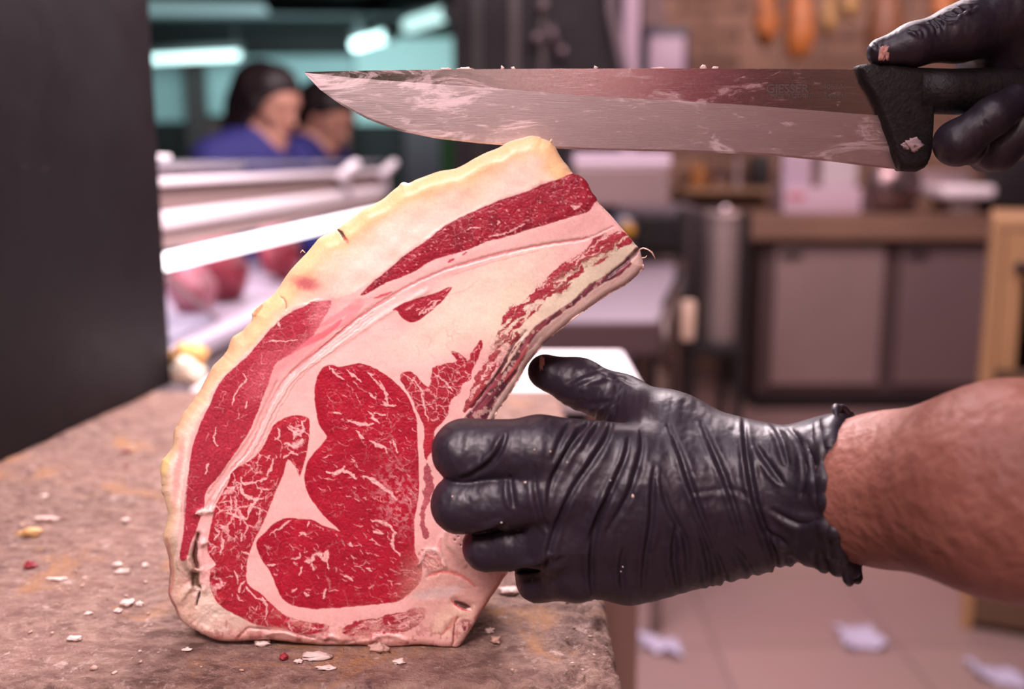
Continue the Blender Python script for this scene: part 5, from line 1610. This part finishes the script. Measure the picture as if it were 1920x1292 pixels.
# ---- black column and the pale pillar beside it
col = thing('black_column', 'wide black column with a slanting right side behind the knife', 'column', (W(990, 300, 3.6).x, 3.7, 0))
D = 3.6
pl = [(852, -260), (1060, -260), (1128, 0), (1162, 140), (1172, 262), (1150, 305), (1150, 640), (852, 640)]
mb = MB(); P = [W(x, y, D) for x, y in pl[:6]]; zb = 0.0
P += [Vector((P[-1].x, D, 0)), Vector((W(852, 305, D).x, D, 0))]
P[0].z = P[1].z = ZC - .003
P[0].x = P[-1].x
mb.prism(P, (0, .25, 0)); mb.build('column_body', mat('column_black', (.012, .008, .011), .45, spec=.3, rvar=.25, vscale=6), col)
for i, (x0, x1, c_) in enumerate(((884, 905, .012), (955, 975, .05), (1010, 1025, .06))):
    a = W(x0, 305, D - .01); b = W(x1, -60, D - .01); mb = MB(); mb.box(a.x, b.x, D - .02, D - .0005, a.z, b.z, .003); mb.build('vertical_strip', mat('strip_%d' % i, (c_, c_ * .75, c_ * .8), .3), col)
for i, (x, y, r) in enumerate(((1016, 12, .018), (1032, 62, .016), (1004, 72, .016), (1052, 98, .016))):
    p = W(x, y, D - .03); mb = MB(); mb.tube([(p.x, D - .06, p.z), (p.x, D - .0005, p.z)], r, 16); mb.build('knob', mat('knob_chrome', (.20, .15, .17), .45, metal=.8), col, True)
mb = MB(); p = W(1030, 45, D - .03); q = W(1048, 98, D - .03); mb.tube([p, q], .011, 10); mb.build('handle_bar', mat('knob_chrome'), col, True)
mb = MB(); P = [W(1128, -70, 3.55), W(1146, 20, 3.55), W(1166, 120, 3.55), W(1172, 160, 3.55)]; P[0].z = ZC - .003
mb.tube(P, [.018] * 4, 12); mb.build('slanting_pipe', mat('pipe_grey', (.30, .24, .27), .3, metal=.7), col, True)
a = W(1162, 300, 4.3); b = W(1202, -60, 4.3)
mb = MB(); mb.box(a.x, b.x, 4.3, 4.42, 0, ZC - .003, .01); o = mb.build('pale_pillar', mat('pillar_lilac', (.50, .36, .46), .4)); tag(o, 'narrow pale lilac pillar between the black column and the stone wall', 'pillar')

# ---- dispenser on the stone wall
dsp = thing('paper_dispenser', 'white paper towel dispenser with dark frame on the stone wall above the knife', 'dispenser', W(1250, 150, YB - .2))
gbox('frame', '', '', 1205, 46, 1294, 190, YB - .16, mat('dispenser_dark', (.06, .05, .09), .4), .158, parent=dsp, bev=.03)
gbox('front_cover', '', '', 1214, 68, 1285, 186, YB - .20, mat('dispenser_white', (.62, .46, .60), .4), .045, parent=dsp, bev=.02)
# ---- hams hanging from a rail
M_HAM = [mat('ham_orange', (.46, .15, .035), .45, var=.35, vscale=12), mat('ham_tan', (.42, .24, .09), .5, var=.3, vscale=12), mat('ham_brown', (.22, .085, .04), .5, var=.3, vscale=12)]
rail = thing('hanging_rail', 'dark metal rail under the ceiling from which the hams hang', 'rail', (W(1580, -60, 4.9).x, 4.9, ZC - .25))
zr = W(1500, -55, 4.9).z
mb = MB(); mb.tube([(W(1380, 0, 4.9).x, 4.9, zr), (W(1860, 0, 4.9).x, 4.9, zr)], .012, 10); mb.build('rail_bar', M_STEELD, rail, True)
for x in (W(1385, 0, 4.9).x, W(1850, 0, 4.9).x):
    mb = MB(); mb.tube([(x, 4.9, zr), (x, 4.9, ZC - .002)], .008, 8); mb.build('hanger', M_STEELD, rail, True)
for i, (x, yb, w_, m_, lb) in enumerate(((1434, 88, 26, M_HAM[0], 'bright orange hanging ham, leftmost on the rail'), (1496, 112, 27, M_HAM[0], 'orange hanging ham, second from the left on the rail'), (1552, 70, 18, M_HAM[1], 'narrow tan hanging ham between the orange and the brown ones'),
        (1592, 40, 20, M_HAM[1], 'short pale tan hanging ham right of the narrow tan one'), (1655, 108, 34, M_HAM[2], 'wide brown hanging ham left of the gloved thumb'), (1768, 50, 30, M_HAM[0], 'orange hanging ham right above the gloved thumb'))):
    yd = 4.82 + .03 * (i % 3)
    b_ = W(x, yb, yd); r = w_ * yd / 1920
    top = zr - .02
    hh = top - b_.z
    mb = MB(); mb.tube([(b_.x, yd, b_.z + .004), (b_.x, yd, b_.z + .03), (b_.x + .005, yd, b_.z + hh * .3), (b_.x, yd, b_.z + hh * .6), (b_.x - .004, yd, b_.z + hh * .85), (b_.x, yd, top - .01)],
       [r * .45, r * .8, r * 1.05, r * .8, r * .4, r * .22], 18, flat=.8)
    o = mb.build('hanging_ham', m_, None, True); tag(o, lb, 'ham')
    mb = MB(); mb.tube([(b_.x, yd, top - .03), (b_.x, (yd + 4.9) / 2, zr + .0), (b_.x, 4.884, zr + .002)], .003, 6); mb.build('string', mat('string', (.5, .4, .3), .8), o)

# ---- steel cabinet (hood) right of the steak top
cab = thing('steel_cabinet', 'steel box with bright white top strips right of the steak tip', 'cabinet', (W(1165, 385, 3.3).x, 3.45, 0))
a = W(1075, 386, 3.3); b = W(1258, 285, 3.3)
mb = MB(); mb.box(a.x, b.x, 3.3, 3.594, a.z, b.z - .045, .01); mb.build('cabinet_body', mat('cabinet_brown_steel', (.34, .24, .24), .4, metal=.3), cab)
mb = MB(); mb.box(a.x - .002, b.x + .002, 3.295, 3.56, b.z - .044, b.z - .018, .008); mb.build('lower_strip', mat('strip_white', (.78, .62, .74), .35), cab)
mb = MB(); mb.box(a.x - .002, b.x + .002, 3.31, 3.56, b.z - .017, b.z, .006); mb.build('upper_strip', mat('strip_lilac', (.55, .42, .52), .35), cab)
# ---- black machine with yellow knob and glass dome
mc = thing('black_machine', 'black kitchen machine with a yellow knob behind the tip of the rib', 'machine', (W(1240, 470, 4.25).x, 4.35, 0))
DM = 4.25
a = W(1192, 470, DM); b = W(1302, 402, DM)
mb = MB(); mb.box(a.x, b.x, DM, DM + .3, a.z, b.z, .012); mb.build('housing', M_BLACK, mc)
mb = MB(); mb.box(a.x + .01, b.x - .01, DM + .02, DM + .28, 0, a.z + .001, .004); mb.build('stand', mat('stand_dark', (.05, .035, .04), .5), mc)
mb = MB(); c_ = W(1166, 432, DM); mb.blob((c_.x, DM + .08, c_.z), (.085, .08, .080), 5, 0.02, 3); mb.build('dome', mat('dome_blue', (.22, .22, .30), .2, coat=.5), mc, True)
mb = MB(); c_ = W(1176, 432, DM - .02); mb.tube([(c_.x, DM - .03, c_.z), (c_.x, DM + .04, c_.z)], .030, 18); mb.build('yellow_knob', mat('yellow_plastic', (.85, .42, .03), .4), mc, True)
mb = MB(); mb.box(W(1160, 400, DM).x, b.x, DM + .02, DM + .3, b.z, b.z + .035, .006); mb.build('lid', mat('lid_grey', (.20, .16, .19), .35), mc)

# ---- steel table with a basin
tb = thing('prep_table', 'steel table with pale top, dark apron and bent frame right of the rib', 'table', (.25, 2.3, 0))
def quad_prism(name, pts, dz, m, parent):
    mb = MB(); mb.prism([Vector(p) for p in pts], (0, 0, dz)); return mb.build(name, m, parent)
zt = .80
q1, q2, q3, q4 = Wz(1010, 602, zt), Wz(1232, 602, zt), Wz(1280, 495, zt), Wz(1196, 495, zt)
quad_prism('table_top', [q1, q2, q3, q4], -.03, mat('table_steel', (.50, .42, .50), .42, metal=.35), tb)
mb = MB(); mb.box(q1.x, q2.x + .008, q1.y - .012, q1.y + .012, zt - .080, zt - .004, .004); mb.build('apron', mat('apron_dark', (.075, .040, .045), .5), tb)
mb = MB(); P = [q4 + Vector((0, .02, .012)), q3 + Vector((-.05, .02, .012)), q3 + Vector((-.005, 0, .004)), (q3 * .6 + q2 * .4) + Vector((.012, 0, -.004)), q2 + Vector((.020, 0, -.012)), q2 + Vector((.022, -.004, -.10))]
mb.tube(P, [.016, .016, .018, .018, .018, .018], 10); mb.build('edge_frame', mat('frame_brown', (.10, .065, .06), .4, metal=.4), tb, True)
for nm, x, y in (('leg', q2.x + .018, q2.y + .02), ('leg', q3.x - .02, q3.y - .03), ('leg', q1.x + .02, q1.y + .02), ('leg', q4.x + .02, q4.y - .03)):
    mb = MB(); mb.box(x - .014, x + .014, y - .014, y + .014, 0, zt - .03, .003); mb.build('leg', mat('leg_brown', (.20, .135, .115), .45, metal=.3), tb)
o = gbox('beige_block', 'beige wooden handle hanging at the right side of the steel table', 'handle', 1278, 565, 1306, 640, 2.52, mat('handle_beige', (.62, .42, .33), .5), .03, bev=.01)
p = W(1287, 560, 2.56); mb = MB(); mb.tube([(p.x, 2.565, p.z - .01), (p.x - .01, 2.6, p.z + .06), (q2.x + .05, 2.66, zt + .004)], .006, 8); mb.build('strap', M_BLACK, o, True)
# ---- steel pot on a black framed trolley
tr = thing('trolley', 'black framed trolley holding a tall steel pot', 'trolley', (W(1345, 660, 3.7).x, 3.75, 0))
a = W(1288, 662, 3.7); b = W(1402, 396, 3.7)
for x in (a.x, b.x - .03):
    for y in (3.66, 3.95):
        mb = MB(); mb.box(x, x + .03, y, y + .03, 0, b.z, .004); mb.build('post', M_BLACK, tr)
mb = MB(); mb.box(a.x + .0, b.x, 3.655, 3.985, a.z, a.z + .035, .004); mb.build('shelf', M_BLACK, tr)
mb = MB(); mb.box(a.x, b.x, 3.985, 4.0, a.z + .03, b.z, .004); mb.build('back_panel', mat('trolley_back', (.10, .07, .075), .45), tr)
c_ = W(1350, 600, 3.82); r = 36 * 3.82 / 1920; z0 = a.z + .0355; zt2 = W(1350, 402, 3.82).z
mb = MB(); mb.lathe([(r, 0), (r, zt2 - z0 - .012), (r * 1.06, zt2 - z0 - .010), (r * 1.06, zt2 - z0), (r * .9, zt2 - z0 + .01)], c_.x, 3.82, 32, z0)
pot = mb.build('steel_pot', M_STEEL, None, True, 40); tag(pot, 'tall cylindrical steel pot on the black trolley', 'pot')
mb = MB(); mb.blob((c_.x, 3.82, zt2 + .022), (r * .45, r * .45, .014), 1, 0.02, 3); mb.build('lid_knob', mat('chrome', (.8, .7, .75), .15, metal=1), pot, True)

# ---- counter with steel doors against the stone wall
DC = 4.75
a = W(1440, 742, DC); b = W(1850, 385, DC)
xl, xr = W(1425, 600, DC).x, 2.95
ct = thing('counter_cabinet', 'steel counter cabinet with two doors under a brown worktop at the stone wall', 'cabinet', ((xl + xr) / 2, 5.1, 0))
mb = MB(); mb.box(xl, xr, DC + .02, 5.5, .08, .80, .004); mb.build('cabinet_body', mat('body_dark', (.09, .055, .055), .5), ct)
zd1 = W(1500, 462, DC).z
for x0, x1, tone in ((1450, 1652, 0), (1684, 1862, 1), (1874, 2040, 1)):
    p, q = W(x0, 600, DC), W(x1, 600, DC)
    mb = MB(); mb.box(p.x, q.x, DC, DC + .019, .13, zd1, .006)
    dr = mb.build('door', mat('door_steel_%d' % tone, ((.46, .33, .32), (.30, .21, .22))[tone], .38, metal=.55, rvar=.2, vscale=2.0), ct)
    mb = MB(); mb.box(p.x + .02, p.x + .12, DC - .018, DC - .0005, zd1 - .05, zd1 - .03, .004); mb.build('handle', M_BLACK, dr)
mb = MB(); mb.box(xl, xr, DC + .04, 5.45, 0, .079, .002); mb.build('plinth', M_BLACK, ct)
zc1 = W(1500, 402, DC).z; zc0 = W(1500, 448, DC).z
mb = MB(); mb.box(W(1400, 500, DC).x, xr + .02, DC - .06, 5.68, zc0, zc1, .006); wt = mb.build('counter_worktop', mat('brown_worktop', (.27, .155, .11), .45, var=.3, vscale=5, stretch=(.3, 1, 1))); tag(wt, 'brown wooden worktop lying on the steel counter cabinet', 'worktop')
mb = MB(); mb.box(xl + .02, xr - .02, DC + .1, 5.5, .80, zc0 - .0005, .002); mb.build('cabinet_top', M_BLACK, ct)
def on_counter(name, label, cat, px0, py0, px1, D, m, depth, bev=.012, z0=None):
    a = W(px0, 300, D); b = W(px1, py0, D); z0 = zc1 + .0008 if z0 is None else z0
    mb = MB(); mb.box(a.x, b.x, D, D + depth, z0, b.z, bev)
    o = mb.build(name, m, None, True, 40); tag(o, label, cat); return o, a.x, b.x, b.z
sc, sx0, sx1, sz = on_counter('food_scale', 'white shop scale on the brown worktop under the knife handle', 'scale', 1472, 352, 1618, DC + .1, mat('scale_white', (.62, .46, .56), .35), .25)
mb = MB(); mb.box(sx0, sx0 + .14, DC + .14, DC + .22, sz - .002, W(1500, 285, DC + .2).z, .012); mb.build('display_head', mat('scale_head', (.52, .40, .50), .35), sc)
mb = MB(); mb.box(sx0 + .19, sx1 - .01, DC + .15, DC + .24, sz - .002, W(1500, 288, DC + .2).z, .02); mb.build('bag_roll', mat('roll_white', (.58, .50, .54), .5), sc)
mb = MB(); mb.box(sx0 + .02, sx0 + .10, DC + .094, DC + .1, sz - .05, sz - .03, .002); mb.build('red_button_strip', mat('red_plastic', (.55, .05, .07), .4), sc)
# slicer
c_ = W(1668, 372, DC + .1)
sl = thing('meat_slicer', 'dark round meat slicer on the brown worktop right of the white scale', 'slicer', (c_.x, DC + .15, zc1 + .0008))
mb = MB(); mb.tube([(c_.x, DC + .05, zc1 + .135), (c_.x, DC + .08, zc1 + .135)], .125, 36); mb.build('blade_disc', mat('slicer_disc', (.30, .21, .22), .3, metal=.8), sl, True)
mb = MB(); mb.tube([(c_.x + .02, DC + .02, zc1 + .125), (c_.x + .02, DC + .052, zc1 + .125)], .022, 18); mb.build('hub', M_BLACK, sl, True)
mb = MB(); mb.box(c_.x - .12, c_.x + .13, DC + .081, DC + .35, zc1 + .0008, zc1 + .07, .02); mb.build('slicer_base', mat('slicer_base', (.20, .13, .14), .4, metal=.4), sl, True)
mb = MB(); mb.box(c_.x - .05, c_.x + .12, DC + .10, DC + .30, zc1 + .068, zc1 + .22, .03); mb.build('slicer_body', mat('slicer_body', (.085, .055, .06), .4), sl, True)
# bright scale tray at the right
a = W(1768, 352, DC - .02); b = W(1868, 345, DC - .02)
sc2 = thing('pan_scale', 'bright steel pan scale at the right end of the brown worktop', 'scale', ((a.x + b.x) / 2, DC + .1, zc1 + .0008))
zz = W(1800, 372, DC).z
mb = MB(); mb.box(a.x + .06, b.x - .06, DC + .01, DC + .25, zc1 + .0008, zz, .01); mb.build('scale_foot', M_STEELD, sc2, True)
zz2 = W(1800, 348, DC).z
mb = MB(); mb.box(a.x, b.x, DC - .03, DC + .30, zz, zz2, .02); mb.build('pan', mat('pan_bright', (.95, .86, .93), .4), sc2, True)
zz3 = W(1800, 322, DC).z
mb = MB(); mb.box(a.x - .03, b.x, DC + .24, DC + .28, zz2, zz3 + .0, .012); mb.build('rear_plate', mat('rear_plate', (.42, .31, .33), .35, metal=.4), sc2, True)
o, *_ = on_counter('monitor', 'black monitor standing at the far right end of the brown worktop', 'monitor', 1872, 290, 2010, DC - .02, M_BLACK, .18)
# dark box and cups on the stone wall side, low shelf
gx = W(1438, 300, YB - .12)
sh = thing('wall_shelf', 'wooden wall shelf on the stone wall below the knife', 'shelf', (W(1400, 350, YB - .1).x, YB - .1, W(1400, 352, YB).z))
mb = MB(); zsf = W(1400, 352, YB - .2).z; mb.box(W(1275, 350, YB - .2).x, W(1455, 350, YB - .2).x, YB - .24, YB - .0005, zsf - .03, zsf, .004); mb.build('board', mat('shelf_wood', (.42, .25, .14), .5, var=.3, vscale=6, stretch=(.3, 1, 1)), sh)
def on_shelf(name, label, cat, x0, x1, yt, m, prof=None):
    a = W(x0, yt, YB - .2); b = W(x1, yt, YB - .2); r = (b.x - a.x) / 2; hgt = a.z - zsf
    mb = MB()
    if prof: mb.lathe([(r * p, hgt * q) for p, q in prof], (a.x + b.x) / 2, YB - .12, 24, zsf + .0006)
    else: mb.box(a.x, b.x, YB - .2, YB - .05, zsf + .0006, a.z, .006)
    o = mb.build(name, m, None, True, 40); tag(o, label, cat)
on_shelf('steel_cup', 'shiny steel cup on the wall shelf below the knife', 'cup', 1338, 1366, 312, mat('chrome'), [(.8, 0), (.85, .02), (1, .95), (1, 1), (.9, 1)])
on_shelf('black_box', 'small black box on the wall shelf beside the white scale', 'box', 1416, 1446, 290, M_BLACK)
on_shelf('orange_jar', 'orange-brown jar on the wall shelf left of the steel cup', 'jar', 1296, 1330, 308, mat('jar_orange', (.50, .22, .08), .4), [(.9, 0), (1, .05), (1, .8), (.7, .9), (.7, 1)])
on_shelf('pepper_mill', 'slim grey mill on the wall shelf between steel cup and black box', 'mill', 1382, 1398, 298, mat('mill_grey', (.36, .28, .28), .4), [(1, 0), (1, .1), (.6, .5), (.9, .85), (.5, 1)])

# ---- light wooden cabinet at the right edge
wc = thing('wooden_cabinet', 'light brown wooden cabinet with a dark opening at the right edge of the frame', 'cabinet', (W(1847, 600, 2.45).x, 2.45, 0))
mwc = mat('cabinet_wood', (.50, .27, .13), .5, var=.25, vscale=4, stretch=(1, 1, .2))
x0 = W(1847, 600, 2.45).x; x1 = x0 + .62; z1 = W(1870, 432, 2.45).z
mb = MB(); mb.box(x0, x0 + .03, 2.45, 2.95, 0, z1, .004); mb.build('side_panel', mwc, wc)
mb = MB(); mb.box(x1 - .03, x1, 2.45, 2.95, 0, z1, .004); mb.build('side_panel', mwc, wc)
mb = MB(); mb.box(x0, x1, 2.45, 2.95, z1, z1 + .03, .006); mb.build('top', mwc, wc)
mb = MB(); mb.box(x0 + .031, x1 - .031, 2.92, 2.945, 0, z1 - .001, .002); mb.build('back_panel', mat('inside_dark', (.03, .02, .018), .7), wc)
za = W(1900, 520, 2.45).z; zb_ = W(1900, 690, 2.45).z
mb = MB(); mb.box(x0 + .031, x1 - .031, 2.452, 2.475, za, z1 - .001, .003); dr = mb.build('drawer_front', mwc, wc)
p = W(1908, 500, 2.44); mb = MB(); mb.box(p.x - .01, p.x + .09, 2.43, 2.4515, p.z - .010, p.z + .012, .004); mb.build('handle', M_BLACK, dr)
mb = MB(); mb.box(x0 + .031, x0 + .075, 2.452, 2.475, zb_, za - .001, .003); mb.build('front_stile', mwc, wc)
mb = MB(); mb.box(x0 + .031, x1 - .031, 2.452, 2.475, .02, zb_ - .001, .003); mb.build('lower_door', mat('cabinet_wood_shaded', (.16, .085, .05), .5, var=.3, vscale=4), wc)  # door wood coloured darker to stand for the arm's shadow

wc.rotation_euler = (0, 0, math.radians(-24))
# ---- paper scraps on the floor
for i, (x, y, w_, d_, lb) in enumerate(((1236, 1206, .046, .013, 'crumpled white paper scrap on the floor nearest the butcher block'), (1612, 1192, .046, .020, 'crumpled white paper scrap on the floor in the middle under the arm'),
      (1868, 1262, .046, .014, 'crumpled white paper scrap on the floor at the lower right corner'), (1450, 742, .03, .03, 'small white scrap on the floor at the foot of the counter cabinet'))):
    p = Wz(x, y, .012)
    mb = MB(); bm = bmesh.new(); bmesh.ops.create_grid(bm, x_segments=14, y_segments=8, size=1.0)
    for v in bm.verts:
        n_ = mnoise.noise(Vector((v.co.x * 1.6 + i * 9, v.co.y * 1.6, 3.0)))
        k_ = 1 + .35 * mnoise.noise(Vector((v.co.x * 2.2, v.co.y * 2.2, i * 5.0)))
        v.co = Vector((p.x + v.co.x * w_ * k_, p.y + v.co.y * d_ * 3.0 * k_ - v.co.x * .03 * (1 if i != 1 else 0), .004 + abs(n_) * .022 + .008 * (abs(v.co.x) ** 2)))
    bmesh.ops.solidify(bm, geom=list(bm.faces), thickness=.0012)
    mb.add(bm); o = mb.build('paper_scrap', mat('paper_scrap', (.48, .42, .56), .6), None, True); tag(o, lb, 'paper scrap')

# ---- unseen coloured boxes added behind the camera to be mirrored in the blade
for nm, x0, x1, z0, z1, c, lb, ct in (('reflector', -1.05, -.09, 0, 2.0, (.07, .065, .04), 'unseen dark olive locker at the wall behind the camera', 'reflector'), ('pale_reflector', -.07, .17, 0, 2.1, (.90, .84, .80), 'unseen pale reflecting refrigerator at the wall behind the camera', 'slab'),
      ('red_reflector', .19, .48, 0, 2.0, (.42, .10, .13), 'unseen red reflector at the wall behind the camera', 'cabinet'), ('black_reflector', .50, .95, 0, 2.0, (.03, .02, .02), 'black locker at the wall behind the camera', 'reflector'), ('brown_reflector', .97, 2.2, 0, 2.0, (.20, .12, .08), 'unseen brown reflecting wardrobe at the wall behind the camera', 'backdrop')):
    t = thing(nm, lb, ct, ((x0 + x1) / 2, Y0 + .2, 0))
    mb = MB(); mb.box(x0, x1, Y0 + .003, Y0 + .38, z0 + .001, z1, .01); mb.build('body', mat(nm + '_paint', c, .5), t)
    mb = MB(); mb.box(x0 + .01, x1 - .01, Y0 + .381, Y0 + .40, z0 + .05, z1 - .03, .006); d_ = mb.build('door', mat(nm + '_paint'), t)
    mb = MB(); mb.box(x1 - .06, x1 - .045, Y0 + .401, Y0 + .43, 1.0, 1.2, .003); mb.build('handle', M_STEELD, d_)
# crumbs held by the gloves and the knife guard
gv = np.empty(len(glove_r.data.vertices) * 3, dtype=np.float32); glove_r.data.vertices.foreach_get('co', gv)
gv = gv.reshape(-1, 3) + np.array(wloc(glove_r))
p = surf(1655, 100, gv)
flake('fat_crumb', 'pink flake of meat stuck on the gloved thumb above the knife', p, (.0028, .0008, .0036), 3, mat('crumb_pink', (.62, .30, .25), .5, sss=.1), amp=.45)
p = W(1713, 271, YK - .0085)
flake('fat_crumb', 'greyish pink flake stuck on the black handle guard', p, (.0042, .0008, .0030), 9, mat('crumb_grey', (.42, .30, .31), .5), amp=.5)
gl = np.empty(len(glove_l.data.vertices) * 3, dtype=np.float32); glove_l.data.vertices.foreach_get('co', gl)
gl = gl.reshape(-1, 3) + np.array(wloc(glove_l))
p = surf(1014, 684, gl)
flake('meat_shred', 'brownish strip of meat stuck on the gloved thumb behind the steak', p, (.0014, .0012, .0058), 13, mat('shred_brown', (.45, .22, .16), .5), amp=.3)
SPK = [(984,902,3.2,2.4),(1185,930,2.6,3.4),(1032,844,1.8,1.8),(1000,842,1.4,1.4),(846,931,1.6,1.6),(1142,900,1.6,1.6),(1062,866,1.5,1.5),(1166,1063,1.8,1.8),(1164,1074,1.5,1.5),(940,981,1.8,1.6)]
WH = ['large one at the foot of the ring finger knuckle','largest one in the middle of the hand back','one behind the index knuckle','tiny one nearest the index knuckle','one on the tip of the middle finger','one above the middle of the hand back',
      'one below the thumb root folds','upper one of the low pair','lower one of the low pair','one in the crease below the middle finger']
for i, (x, y, a_, b_) in enumerate(SPK):
    p = surf(x, y, gl)
    flake('fat_speck', 'fat speck on the left glove, ' + WH[i], p, (a_ * 2.6e-4, .0004, b_ * 2.6e-4), 60 + i, m_fat, 'crumb')
# scraps lying on the butcher block: (px, py, width mm, depth mm, height mm, material, label)
BTT = BT - .0003
SC = [(238,1130,8,6,3.2,m_fat,'cluster of white fat lying left of the steak foot, tallest of the white crumbs there'),(222,1145,5,3.5,2,m_fat,'white fat crumb in front of the cluster left of the steak foot'),(262,1132,4.5,3.5,2,m_fat,'white fat crumb right of the cluster beside the steak foot'),
      (232,1071,11,5,2.2,m_fat,'long pale fat scrap behind the white cluster'),(220,1058,6,4,2,m_fat,'small pale scrap just behind the long pale fat scrap'),(272,1060,4,4,2,m_fat,'small white crumb nearest to the left edge of the steak'),
      (88,972,16,5,2.6,m_fat,'flat white scrap lying behind the yellow fat piece'),(60,998,16,7,5,m_yelc,'curved yellow piece of fat at the left of the block'),(57,1060,8,5,4,m_redc,'dark red scrap of meat in front of the yellow fat piece'),
      (105,1085,12,4,1.5,m_fat,'flat pale scrap right of the dark red scrap'),(238,847,9,4,1.5,m_redc,'red spot of meat far back between black panel and steak'),(237,873,5,3,1.2,m_redc,'smaller red spot of meat just in front of the far red one'),
      (140,1196,8,4,2,m_fat,'pale chip near the front left of the block'),(236,975,6,5,2,m_fat,'round white crumb level with the slit in the steak'),(82,930,7,5,2,m_fat,'round white crumb far left beyond the flat white scrap'),
      (532,1232,4.5,4,3,m_redc,'small bright red cube of meat in front of the steak'),(592,1230,15,7,3.2,mat('crumb_pale',(.66,.50,.46),.55,sss=.1,var=.2,vscale=150),'large pale scrap of fat in front of the steak centre'),(712,1216,11,6,5,mat('crumb_brown',(.50,.30,.24),.6,var=.3,vscale=150),'lumpy brownish scrap against the bottom of the steak'),
      (492,1206,9,5,2.4,m_fat,'white scrap under the left part of the steak bottom'),(612,1252,9,4,1.5,m_fat,'flat chip in front of the large pale scrap'),(748,1240,6,4,2,m_fat,'small chip right of the lumpy brownish scrap'),
      (955,1108,12,9,3,m_fat,'white scrap between the steak and the gloved little finger'),(930,1200,6,5,3,mat('crumb_brown'),'brown crumb right of the steak foot'),(918,1182,5,4,2.4,m_fat,'pale crumb in the shadow right of the steak foot'),
      (560,1240,4,3,2,m_fat,'small pinkish chip between red cube and large pale scrap'),(166,1150,5,3,1.4,m_fat,'little pale chip left of the white cluster'),(350,1218,5,3,1.6,m_fat,'small pale chip under the left corner of the steak')]
def coscrap():
    for i, (x, y, w_, d_, h_, m_, lb) in enumerate(SC):
        p = Wz(x, y, BTT + h_ * .0004)
        mb = MB(); mb.blob((p.x, p.y, p.z), (w_ * .0005, d_ * .0005, h_ * .0006), 90 + i * 3, .38, 3, 1.8)
        o = mb.build('fat_scrap' if m_ not in (m_redc,) else 'meat_scrap', m_, None, True); tag(o, lb, 'scrap')
coscrap()
# many small crumbs: stuff nobody could count
rr = random.Random(11); mb = MB()
for i in range(420):
    x = rr.uniform(BX0 + .02, BX1 - .01); y = rr.uniform(BY0 + .01, BY0 + .42)
    if abs(y - .585) < .05 and -.20 < x < .005: continue
    r = rr.uniform(.0004, .0013) * (1 if rr.random() > .1 else 1.8)
    mb.blob((x, y, BT + r * .1), (r * rr.uniform(.8, 1.8), r * rr.uniform(.8, 1.6), r * .6), i, .4, 1, 1.8)
o = mb.build('crumbs', mat('crumb_dust', (.60, .42, .36), .6, col2=(.42, .25, .18), vscale=30), None, True); tag(o, 'tiny pale and orange crumbs strewn over the worn top of the butcher block', 'crumbs', None, 'stuff')
